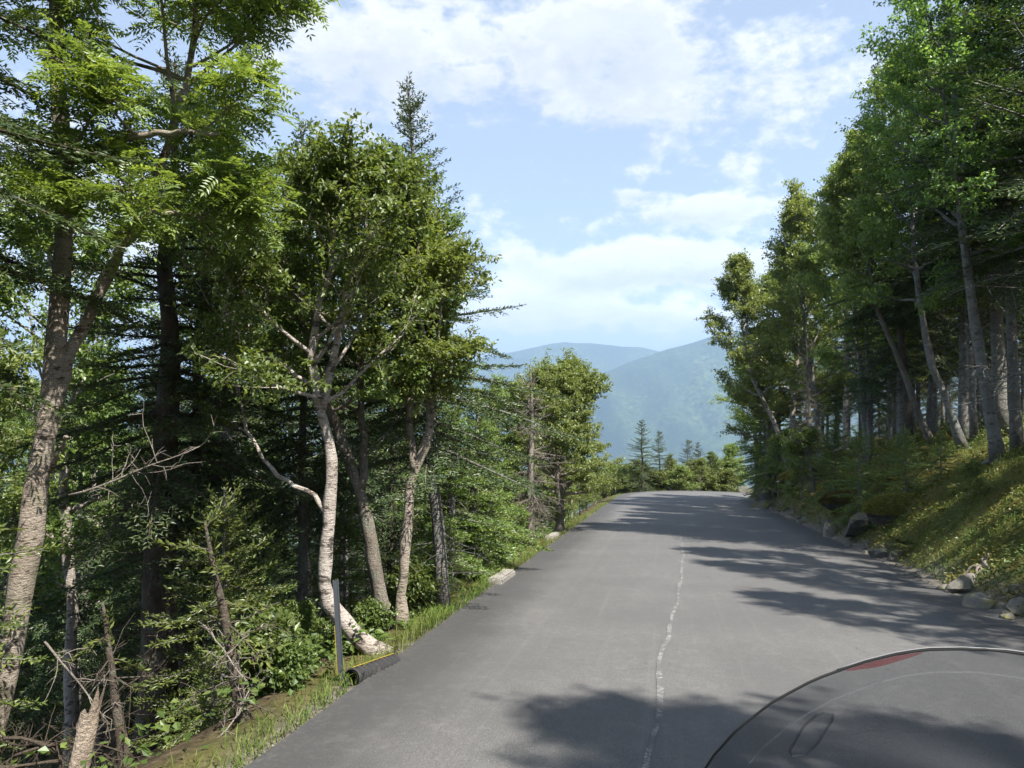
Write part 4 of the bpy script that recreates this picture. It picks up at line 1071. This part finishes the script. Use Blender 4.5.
def ferns(name, mat, n, xr, yr, accept, size, seed):
    r = np.random.default_rng(seed); x = r.uniform(*xr, n); y = r.uniform(*yr, n); s, t, w, z = road_coords(x, y); e = np.abs(t) - w
    keep = accept(x, y, s, t, e, r)
    for a_, b_, r_ in CLEAR: keep &= (x - a_) ** 2 + (y - b_) ** 2 > r_ ** 2
    x = x[keep]; y = y[keep]; zg = ground(x, y); bag = Bag(); m = 7; N = len(x) * m
    o = np.repeat(np.stack([x, y, zg], 1), m, 0); az = r.uniform(0, 6.28, N); L = r.uniform(size[0], size[1], N) * np.repeat(r.uniform(.7, 1.2, len(x)), m)
    h = np.stack([np.cos(az), np.sin(az), 0 * az], 1); el = r.uniform(.7, 1.25, N)
    for q in range(12):
        f = (q + 1) / 12; ang = el - 1.25 * f; pos = o + h * (L * f * .82)[:, None]; pos[:, 2] += L * (np.sin(el) * f - .62 * f * f)
        tang = unit(h * np.cos(ang)[:, None] + np.array([0, 0, 1.0]) * np.sin(ang)[:, None]); sd = np.cross(tang, np.cross(h, [0, 0, 1.0])); sv = unit(np.cross(h, [0, 0, 1.0]))
        for sg in (-1, 1):
            rhombi(bag, pos, unit(sv * sg + tang * .35 + r.normal(size=(N, 3)) * .06), unit(sd + r.normal(size=(N, 3)) * .1), L * .30 * math.sin(math.pi * (.15 + .8 * f)) ** .8 + .008, L * .075)
    o = link(name, bag.mesh(name, mat)); return tag(o, kind='stuff')
pxof = lambda x, y: 512 + x / np.maximum(y, .5) * F
vis = lambda x, y: (y > 2) & (pxof(x, y) > -60) & (pxof(x, y) < 1090)
near = lambda y, r, a=9., p=1.1: r.random(len(y)) < (a / np.maximum(y, a)) ** p
tag(cover('verge_grass', M['grass'], 900000, (-4, 12), (3.2, 52), lambda x, y, s, t, e, r: (t < 0) & (e > .0) & (e < .05 + .42 * r.random(len(x)) ** 1.6) & near(y, r) & vis(x, y), (.08, .22, .007), 'grass', 1), 'green grass fringe along the downhill road edge', 'grass')
tag(cover('bank_grass', M['grass'], 420000, (4, 22), (5, 52), lambda x, y, s, t, e, r: (t > 0) & (e > .25) & (e < 4.6) & vis(x, y) & (r.random(len(x)) < np.clip(2.2 * vnoise(x * .9, y * .9) - .35, .08, 1)) & near(y, r, 10, .6), (.05, .17, .009), 'grass', 2), 'dry and green grass tufts covering the cut bank', 'grass')
tag(cover('bank_groundcover', M['bank_cover'], 520000, (4, 22), (5, 52), lambda x, y, s, t, e, r: (t > 0) & (e > .22) & (e < 5.2) & vis(x, y) & near(y, r, 9, .7) & (r.random(len(x)) < np.clip(2.4 * vnoise(x * .8 + 40, y * .8) - .2, .25, 1)), (.035, .08, .17), 'leaf', 3), 'low leafy plants and moss matted over the cut bank', 'ground cover')
tag(ferns('bank_ferns', M['bank_cover'], 2600, (5, 20), (7, 40), lambda x, y, s, t, e, r: (t > 0) & (e > .5) & (e < 5) & vis(x, y) & (vnoise(x * .55 + 31, y * .55) > .52) & near(y, r, 11, .5), (.16, .36), 61), 'fern fronds growing in drifts on the cut bank', 'ferns')
tag(ferns('verge_ferns', M['shrub_leaf'], 900, (-9, 6), (4.5, 24), lambda x, y, s, t, e, r: (t < 0) & (e > .45) & (e < 3.4) & vis(x, y) & (r.random(len(x)) < np.clip((y - 4.5) / 4, .1, 1)) & (vnoise(x * .8 + 3, y * .8) > .5), (.18, .40), 62), 'fern fronds on the shaded slope below the road', 'ferns')
tag(cover('forest_undergrowth', M['shrub_leaf'], 260000, (-14, 6), (4.2, 30), lambda x, y, s, t, e, r: (t < 0) & (e > .4) & (e < 3.2) & vis(x, y) & (r.random(len(x)) < np.clip(3.4 * vnoise(x * .7 + 4, y * .7) - 1.45, 0, 1) * np.clip((y - 4.5) / 4, .15, 1)) & near(y, r, 9, .8), (.05, .10, .38), 'leaf', 4), 'leafy undergrowth on the slope below the road', 'undergrowth')
tag(cover('hillside_undergrowth', M['shrub_leaf'], 160000, (8, 34), (9, 50), lambda x, y, s, t, e, r: (t > 0) & (e > 3.6) & (e < 9) & vis(x, y) & (r.random(len(x)) < np.clip(3.0 * vnoise(x * .6 + 14, y * .6) - .9, 0, 1)), (.05, .11, .45), 'leaf', 5), 'shaded ferns and seedlings under the trees above the bank', 'undergrowth')

# ------------------------------------------------------------------ roadside things below the road
# broken stump
loc, pts = traced([(76, 778), (84, 735), (94, 706)], 4.7)
bag = Bag(); n = 15
ang = np.arange(n) / n * 6.283; r = np.random.default_rng(5)
axis = pts[-1]; H = axis[2]
ringv = []
for zf in (0, .15, .4, .65, .82, .93):
    for a, A in enumerate(ang):
        rr = (.062 if zf > .1 else .09) * (1 + .12 * math.sin(3 * A + 1) + .05 * r.normal()) * (1 - .15 * zf)
        ringv.append(axis * zf + np.array([math.cos(A) * rr, math.sin(A) * rr, 0]))
for a, A in enumerate(ang):
    hgt = 1.0 + r.uniform(-.08, .08) + (.28 if a in (1, 2, 13) else 0) + .12 * math.cos(A)
    ringv.append(axis * min(hgt, 1.25) + np.array([math.cos(A) * .06, math.sin(A) * .06, 0]))
for a, A in enumerate(ang): ringv.append(axis * .72 + np.array([math.cos(A) * .02, math.sin(A) * .02, 0]))
i = np.arange(7)[:, None] * n; j = np.arange(n)[None, :]; kk = (j + 1) % n
bag.add(ringv, np.stack([i + j, i + kk, i + n + kk, i + n + j], -1).reshape(-1, 4))
o = link('broken_stump', bag.mesh('stump', M['pale_wood'])); o.location = loc; tag(o, 'pale splintered broken stump below the massive dark trunk', 'stump')

def dead_branch(px, py, d, L, dirv, seed, label, n_tw=14, r0=.016, group=None):
    r = np.random.default_rng(seed); bag = Bag()
    bp = branch_path(r, [0, 0, 0], dirv, L, 9, -.1, .13); tube(bag, bp, np.linspace(r0, .004, 9), 6)
    for q in range(n_tw):
        t = r.uniform(.15, 1) * 8; k = min(int(t), 7); pb = bp[k] * (1 - t + k) + bp[k + 1] * (t - k)
        sp = branch_path(r, pb, unit(bp[-1] - bp[0]) * .7 + rnd_dir(r, 1)[0] * .9, L * r.uniform(.12, .4), 5, -.15, .2)
        tube(bag, sp, np.linspace(r0 * .45, .002, 5), 4, False)
        for w in range(3):
            s2 = branch_path(r, sp[r.integers(1, 5)], unit(sp[-1] - sp[0]) * .6 + rnd_dir(r, 1)[0] * .8, L * .1, 3, -.1, .2); tube(bag, s2, [.0035, .0025, .0015], 3, False)
    o = link('dead_branch', bag.mesh('dead_branch', M['dry_twig' if group else 'dead_wood'], True)); p = P(px, py, d); o.location = p
    return tag(o, label, 'branch', group)
dead_branch(70, 495, 5.6, 1.0, [1, -.2, .22], 1, 'pale bare twig reaching across in front of the massive dark trunk', 14, .009)
dead_branch(48, 640, 5.4, .75, [.7, -.2, -.55], 2, 'drooping bare grey branch above the broken stump', 14, .009)
dead_branch(200, 620, 5.3, .6, [.7, -.2, -.4], 3, 'fine bare branch drooping by the slim leaning sapling', 14, .006)
for q, (px, py, dv) in enumerate([(20, 752, [1, .1, .1]), (50, 742, [-.8, .3, .1]), (30, 765, [.9, -.2, .2]), (10, 735, [.8, .3, -.1]), (66, 757, [-1, -.2, .15])]):
    dead_branch(px, py, 5.0, .7, dv, 20 + q, 'dry brown branch in the brush heap at the foot of the nearest trunk', 18, .012, 'brush heap below the nearest trunk')
dead_branch(205, 748, 5.0, .5, [.6, .2, .35], 31, 'dry pale twigs lying in the grass at the road edge', 12, .006)

# guard stones
def guard(px, py, d, L, w, h, label, seed):
    bm = bmesh.new(); bmesh.ops.create_cube(bm, size=1.0); bmesh.ops.scale(bm, vec=(w, L, h), verts=bm.verts)
    bmesh.ops.bevel(bm, geom=list(bm.edges), offset=.025, segments=2, affect='EDGES'); bmesh.ops.subdivide_edges(bm, edges=list(bm.edges), cuts=2, use_grid_fill=True)
    r = random.Random(seed)
    for v in bm.verts: v.co += Vector((r.uniform(-1, 1), r.uniform(-1, 1), r.uniform(-1, 1))) * .008
    me = bpy.data.meshes.new('guard_stone'); bm.to_mesh(me); bm.free(); me.materials.append(M['cut_stone'])
    p = P(px, py, d); o = link('guard_stone', me); o.location = (p[0], p[1] + L * .4, float(road_z(p[0], p[1] + L * .4)[0]) - .02); o.rotation_euler = (-math.atan(SL), 0, -hd * .95)
    return tag(o, label, 'guard stone')
guard(502, 584, 11.2, 1.1, .20, .22, 'nearer pale cut stone curb block at the road edge', 1)
guard(554, 541, 18.3, 1.3, .2, .2, 'further pale cut stone curb block at the road edge', 2)

# steel post and corrugated drain pipe
p = P(343, 690, 6.25); gz = ground(p[0], p[1])
root = empty('marker_post', (p[0], p[1], gz - .05), 'dark steel channel post standing beside the drain pipe', 'post')
Hp = CAM_Z + (HORIZON - 579) / F * 6.25 - gz + .05
bag = Bag()
for dx in (-.018, .018): box(bag, (dx, .012, Hp / 2), (.010, .030, Hp))
box(bag, (0, .004, Hp / 2), (.0255, .006, Hp - .004))
o = link('channel', bag.mesh('channel', M['steel']), root)
bag = Bag(); box(bag, (-.028, -.002, .30), (.004, .012, .40)); link('yellow_strip', bag.mesh('strip', M['yellow']), root)
root.rotation_euler = (0, R(-3.5), .2)

def on_ray(px, py, h):
    for dd in np.arange(4, 9, .01):
        p = P(px, py, dd)
        if p[2] <= ground(p[0], p[1]) + h: return p
a = on_ray(353, 676, .06); b = on_ray(394, 661, .03)
ax = np.array(b) - np.array(a); Lp = np.linalg.norm(ax)
bag = Bag(); n = 220; zz = np.linspace(0, Lp, n); rr = .066 + .014 * np.tanh(2.5 * np.sin(zz / .075 * 6.283)) / 1.2
tube(bag, np.stack([0 * zz, 0 * zz, zz], 1), rr, 24, False)
tube(bag, np.stack([0 * zz, 0 * zz, zz], 1)[::-1], np.full(n, .053), 24, False)
root = empty('drain_pipe', a, 'black corrugated plastic drain pipe at the road edge', 'pipe')
rotq = Vector(ax).to_track_quat('Z', 'Y')
o = link('pipe_wall', bag.mesh('pipe', M['muddy_pipe'], True), root); o.rotation_mode = 'QUATERNION'; o.rotation_quaternion = rotq
bag = Bag(); box(bag, (0, 0, Lp / 2), (.007, .004, Lp)); o = link('yellow_stripe', bag.mesh('stripe', M['yellow']), root); o.rotation_mode = 'QUATERNION'; o.rotation_quaternion = rotq
upv = Vector((0, 0, 1)) - Vector(ax).normalized() * Vector(ax).normalized().z; o.location = upv.normalized() * .081

# ------------------------------------------------------------------ motorcycle (only its windscreen reaches into the photograph)
BX = Matrix.Rotation(-hd, 4, 'Z')
bike_loc = Vector((.454, .575, 0)); bike_loc.z = float(road_z(bike_loc.x, bike_loc.y)[0])
bike = empty('motorcycle', bike_loc, 'motorcycle with a tinted curved windscreen heading down the road', 'motorcycle')
bike.rotation_euler = (-math.atan(SL) * .98, 0, -hd)
VT = np.array([0, .004, .012, .03, .06, .10, .15, .20, .26, .34, .45, .58]); WT = np.array([.0, .05, .082, .122, .172, .217, .255, .280, .300, .318, .325, .315])
top_y, top_z = .13, 1.466
def scr(v, a, off=0.0):
    w = np.interp(v, VT, WT); lat = w * a
    fwd = top_y + .66 * v - 1.15 * lat ** 2 + .12 * v * v
    return np.array([lat, fwd + off, top_z - .75 * v])
nv, na = 40, 33
vs = .58 * (np.linspace(0, 1, nv) ** 1.6); As = np.linspace(-1, 1, na)
pts = np.array([[scr(v, a) for a in As] for v in vs]); pts2 = np.array([[scr(v, a, .004) for a in As] for v in vs])
i = np.arange(nv - 1)[:, None] * na; j = np.arange(na - 1)[None, :]
q1 = np.stack([i + j, i + j + 1, i + na + j + 1, i + na + j], -1).reshape(-1, 4)
wind = link('windscreen', make_mesh('windscreen', pts.reshape(-1, 3), q1, M['screen'], True), bike)
bag = Bag(); left = [scr(v, -1) for v in vs[::-1]]; right = [scr(v, 1) for v in vs[1:]]
tube(bag, np.array(left + right), .0015, 8); link('rim', bag.mesh('rim', M['black_rubber'], True), wind)
bag = Bag(); tp = [scr(v, -1) + [0, -.001, .0022] for v in vs[8:0:-1]] + [scr(vs[1], 0) + [0, -.001, .0022]] + [scr(v, 1) + [0, -.001, .0022] for v in vs[1:14]]
tube(bag, np.array(tp), .0007, 6)  # edge line of the sheet, its highlight painted in matte grey
kk = NT('edge_highlight'); kk.principled((.22, .22, .22), .9, None, .0); link('edge_highlight', bag.mesh('edge_highlight', kk.m, True), wind)
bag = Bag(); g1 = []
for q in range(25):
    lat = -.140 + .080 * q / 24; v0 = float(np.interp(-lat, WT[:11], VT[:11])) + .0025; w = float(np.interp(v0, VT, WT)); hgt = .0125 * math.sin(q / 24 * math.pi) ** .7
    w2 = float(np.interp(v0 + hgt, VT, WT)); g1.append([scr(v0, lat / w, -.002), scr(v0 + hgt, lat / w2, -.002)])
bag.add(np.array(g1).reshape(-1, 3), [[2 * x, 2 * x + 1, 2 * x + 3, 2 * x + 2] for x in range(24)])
link('red_glint_strip', bag.mesh('red_glint_strip', M['painted_red_glint'], True), wind)  # translucent strip shaped and coloured as a red reflection
bag = Bag(); rp = []
for lat in np.linspace(-.235, .235, 61):
    v = float(np.interp(abs(lat) / .86, WT[:11], VT[:11])) + .04; rp.append(scr(v, lat / float(np.interp(v, VT, WT)), -.002))
tube(bag, np.array(rp), .0011, 6)
link('bead_reflection', bag.mesh('bead_reflection', M['painted_reflection_pale'], True), wind)  # thin arc painting the reflection of the screen's bead
loop = [(.125, -.66), (.128, -.60), (.14, -.575), (.19, -.56), (.215, -.58), (.218, -.64), (.205, -.665), (.15, -.685), (.13, -.68), (.125, -.66)]
bag = Bag(); tube(bag, np.array([scr(v, a, -.003) for v, a in loop]), .0016, 6); link('bracket_reflection', bag.mesh('bracket_reflection', M['painted_reflection_dark'], True), wind)  # dark loop standing in for a bracket-shaped reflection
# fairing and the rest of the machine, below the frame
def loft(name, secs, mat, parent, n=20):
    """sections (y, z, half width, half height) lofted along the machine"""
    V = []
    for (y, z, w, h) in secs:
        for q in range(n):
            a = q / n * 6.283; ca, sa = math.cos(a), math.sin(a)
            V.append((w * abs(ca) ** .7 * np.sign(ca), y, z + h * abs(sa) ** .7 * np.sign(sa)))
    m = len(secs); V += [(0, secs[0][0], secs[0][1]), (0, secs[-1][0], secs[-1][1])]
    i = np.arange(m - 1)[:, None] * n; j = np.arange(n)[None, :]; k2 = (j + 1) % n
    b = Bag(); b.add(V, np.stack([i + j, i + k2, i + n + k2, i + n + j], -1).reshape(-1, 4), [[(x + 1) % n, x, m * n] for x in range(n)] + [[(m - 1) * n + x, (m - 1) * n + (x + 1) % n, m * n + 1] for x in range(n)])
    return link(name, b.mesh(name, M[mat], True), parent)
loft('fairing', [(.22, .88, .16, .10), (.36, .90, .30, .17), (.52, .88, .33, .20), (.66, .84, .26, .19), (.76, .80, .12, .12), (.80, .79, .04, .05)], 'bike_paint', bike)
loft('fuel_tank', [(-.55, .82, .10, .10), (-.42, .88, .17, .15), (-.2, .92, .20, .17), (0, .92, .19, .15), (.14, .90, .12, .10)], 'bike_paint', bike)
loft('seat', [(-1.35, .86, .12, .05), (-1.1, .84, .19, .08), (-.8, .78, .18, .08), (-.52, .78, .13, .08)], 'black_rubber', bike)
loft('engine', [(-.5, .45, .12, .14), (-.35, .5, .22, .2), (0, .5, .24, .22), (.12, .5, .14, .16)], 'black_plastic', bike)
loft('headlight', [(.72, .80, .12, .08), (.80, .80, .10, .07), (.84, .80, .04, .03)], 'lamp_glass', bike)
def wheel(y, rad, w):
    b = Bag(); th = np.linspace(0, 6.2832, 41); tube(b, np.stack([0 * th, y + (rad - w) * np.cos(th), rad + (rad - w) * np.sin(th)], 1), w, 12, False)
    wl = link('wheel', b.mesh('tyre', M['black_rubber'], True), bike)
    b = Bag()
    for q in range(5):
        a = q / 5 * 6.283; tube(b, [(0, y, rad), (0, y + (rad - 1.6 * w) * math.cos(a), rad + (rad - 1.6 * w) * math.sin(a))], [.022, .014], 8)
    tube(b, [(-.08, y, rad), (.08, y, rad)], .045, 12); tube(b, np.stack([0 * th, y + (rad - 1.8 * w) * np.cos(th), rad + (rad - 1.8 * w) * np.sin(th)], 1), .018, 8, False)
    link('rim', b.mesh('wheel_rim', M['chrome'], True), wl)
wheel(.86, .31, .06); wheel(-.92, .31, .075)
for sx in (-1, 1):
    b = Bag(); tube(b, [(.10 * sx, .86, .31), (.10 * sx, .64, .72), (.10 * sx, .48, 1.0)], [.028, .028, .024], 10); link('fork_leg', b.mesh('fork', M['chrome'], True), bike)
b = Bag(); tube(b, smooth_path([(-.40, -.06, 1.04), (-.28, .08, 1.06), (0, .18, 1.0), (.28, .08, 1.06), (.40, -.06, 1.04)], 20), .012, 8); link('handlebar', b.mesh('handlebar', M['chrome'], True), bike)
for sx in (-1, 1):
    b = Bag(); tube(b, [(.40 * sx, -.06, 1.04), (.46 * sx, -.15, 1.025)], .019, 10); link('grip', b.mesh('grip', M['black_rubber'], True), bike)
for sx in (-1, 1):
    b = Bag(); tube(b, [(.17 * sx, -.92, .31), (.15 * sx, -.5, .42)], .03, 8); link('swingarm', b.mesh('swingarm', M['black_plastic'], True), bike)

# ------------------------------------------------------------------ haze
hz = bmesh.new(); bmesh.ops.create_cube(hz, size=1.0); bmesh.ops.scale(hz, vec=(24000, 24000, 1340), verts=hz.verts); bmesh.ops.translate(hz, vec=(0, 500, 20), verts=hz.verts)
me = bpy.data.meshes.new('haze'); hz.to_mesh(me); hz.free()
k = NT('haze'); pv = k.n('VolumePrincipled'); pv.inputs['Color'].default_value = (.47, .68, 1.0, 1); pv.inputs['Density'].default_value = 1.5e-4; pv.inputs['Anisotropy'].default_value = .2
k.l(pv.outputs[0], k.out.inputs['Volume']); me.materials.append(k.m)
tag(link('haze', me), 'thin blue summer haze filling the valley air', 'haze', kind='stuff')

# ------------------------------------------------------------------ light and sky
AZ, EL = R(138), R(55)
sd = Vector((math.sin(AZ) * math.cos(EL), math.cos(AZ) * math.cos(EL), math.sin(EL)))
sl = bpy.data.lights.new('sun', 'SUN'); sl.energy = 4.9; sl.angle = R(.55); sl.color = (1.0, .95, .87)
so = bpy.data.objects.new('sun', sl); COL.objects.link(so); so.rotation_euler = sd.to_track_quat('Z', 'Y').to_euler()

wd = bpy.data.worlds.new('World'); scene.world = wd; wd.use_nodes = True; nt = wd.node_tree; nt.nodes.clear()
class WN(NT):
    def __init__(s): s.t = nt
k = WN()
out = k.n('OutputWorld'); bg = k.n('Background'); bg.inputs['Strength'].default_value = .088
sky = k.n('TexSky', sky_type='NISHITA'); sky.sun_disc = False; sky.sun_elevation = EL; sky.sun_rotation = AZ; sky.altitude = 1000; sky.air_density = 1.0; sky.dust_density = 1.6; sky.ozone_density = 1.2
tc = k.n('TexCoord'); sep = k.n('SeparateXYZ'); k.l(tc.outputs['Generated'], sep.inputs[0])
azn = k.math('ARCTAN2', sep.outputs[0], sep.outputs[1]); eln = k.math('ARCSINE', sep.outputs[2])
def mapvec(sc):
    m = k.n('Mapping'); m.inputs['Scale'].default_value = sc; k.l(tc.outputs['Generated'], m.inputs['Vector']); return m.outputs['Vector']
n1 = k.noise(mapvec((1, 1, 2.6)), 4.2, 9, .60)
n2 = k.noise(mapvec((1, 1, 1.8)), 13, 10, .62)
n4 = k.noise(mapvec((1, 1, 1.5)), 34, 8, .6)
def blob(px, py, wx, wy, amp):
    a0 = math.atan2(px - 512, F); e0 = math.atan2(HORIZON - py, math.hypot(F, px - 512)); sx = wx / F; sy = wy / F
    u = k.math('DIVIDE', k.math('SUBTRACT', azn, a0), sx); v = k.math('DIVIDE', k.math('SUBTRACT', eln, e0), sy)
    r2 = k.math('ADD', k.math('MULTIPLY', u, u), k.math('MULTIPLY', v, v))
    b_ = k.math('MULTIPLY', k.math('EXPONENT', k.math('MULTIPLY', r2, -1.0)), amp)
    return b_, k.math('MULTIPLY', b_, v)
bias = None; lift = None
for bl in [(470, 45, 150, 48, .34), (620, 30, 90, 75, .40), (330, 60, 90, 55, .30), (640, 105, 60, 30, .25), (785, 70, 55, 50, .26), (705, 208, 70, 13, .48), (632, 192, 26, 8, .3), (650, 262, 92, 16, .62), (725, 268, 50, 13, .48), (590, 278, 44, 13, .5), (665, 248, 44, 12, .2), (540, 300, 70, 22, .34), (640, 318, 220, 17, .34), (520, 255, 26, 18, .3), (735, 165, 24, 14, .2), (300, 330, 200, 40, .25), (-300, 120, 400, 120, .3), (1500, 100, 500, 150, .3), (120, 250, 160, 60, .25), (5000, 0, 10, 10, .1)]:
    b_, l_ = blob(*bl); bias = b_ if bias is None else k.math('ADD', bias, b_); lift = l_ if lift is None else k.math('ADD', lift, l_)
cov = k.math('ADD', k.math('ADD', k.math('ADD', k.math('MULTIPLY', n1, .45), k.math('MULTIPLY', n4, .60)), k.math('MULTIPLY', n2, .80)), k.math('SUBTRACT', k.math('MINIMUM', bias, .50), .525))
mask = k.ramp(cov, [(.55, (0, 0, 0)), (.66, (.5, .5, .5)), (.80, (1, 1, 1))])
# cloud body: bright heads, greyer undersides
n3 = k.noise(mapvec((1, 1, 3.0)), 9, 6, .55)
ccol = k.ramp(k.math('ADD', k.math('MULTIPLY', cov, .9), k.math('MULTIPLY', n3, .35)), [(.60, (3.1, 3.5, 3.95)), (.74, (3.75, 3.95, 4.2)), (.84, (4.2, 4.3, 4.45)), (.98, (3.5, 3.7, 3.95))])
shade = k.math('ADD', k.math('DIVIDE', lift, k.math('ADD', bias, .05)), k.math('MULTIPLY', k.math('SUBTRACT', n2, .5), 2.2))
ccol = k.mix(1.0, ccol, k.ramp(k.math('ADD', k.math('MULTIPLY', shade, .5), .5), [(.18, (.74, .77, .81)), (.5, (.97, .97, .98)), (.75, (1.08, 1.07, 1.05))]), 'MULTIPLY')
lowb = k.math('ADD', k.math('MULTIPLY', k.math('EXPONENT', k.math('MULTIPLY', k.math('MULTIPLY', eln, eln), -13.0)), .55), 1.0)
cmb = k.n('CombineXYZ'); [k.l(lowb, cmb.inputs[q]) for q in range(3)]
ccol = k.mix(1.0, ccol, cmb.outputs[0], 'MULTIPLY')
hue = k.n('HueSaturation'); hue.inputs['Saturation'].default_value = .95; hue.inputs['Value'].default_value = 1.0; k.l(sky.outputs[0], hue.inputs['Color'])
veil = k.mix(.42, hue.outputs[0], (3.35, 3.75, 4.2))
k.l(k.mix(mask, veil, ccol), bg.inputs['Color']); k.l(bg.outputs[0], out.inputs['Surface'])

# ------------------------------------------------------------------ camera, render settings
cam = bpy.data.cameras.new('camera'); cam.sensor_width = 36; cam.lens = 36 * F / 1024; cam.clip_start = .05; cam.clip_end = 40000
co = bpy.data.objects.new('camera', cam); COL.objects.link(co); co.location = (0, 0, CAM_Z); co.rotation_euler = (R(90) + math.atan((HORIZON - 384) / F), 0, 0)
scene.camera = co
vs_ = scene.view_settings; scene.display_settings.display_device = 'sRGB'; vs_.view_transform = 'Standard'; vs_.look = 'None'; vs_.gamma = 1; vs_.exposure = 1.45; vs_.use_curve_mapping = False
scene.render.engine = 'CYCLES'; cy = scene.cycles
cy.use_denoising = True; cy.denoiser = 'OPENIMAGEDENOISE'
cy.max_bounces = 6; cy.diffuse_bounces = 3; cy.use_adaptive_sampling = True; cy.adaptive_threshold = .02; cy.glossy_bounces = 2; cy.transmission_bounces = 4; cy.transparent_max_bounces = 8; cy.volume_bounces = 0
cy.caustics_reflective = False; cy.caustics_refractive = False; cy.sample_clamp_indirect = 6
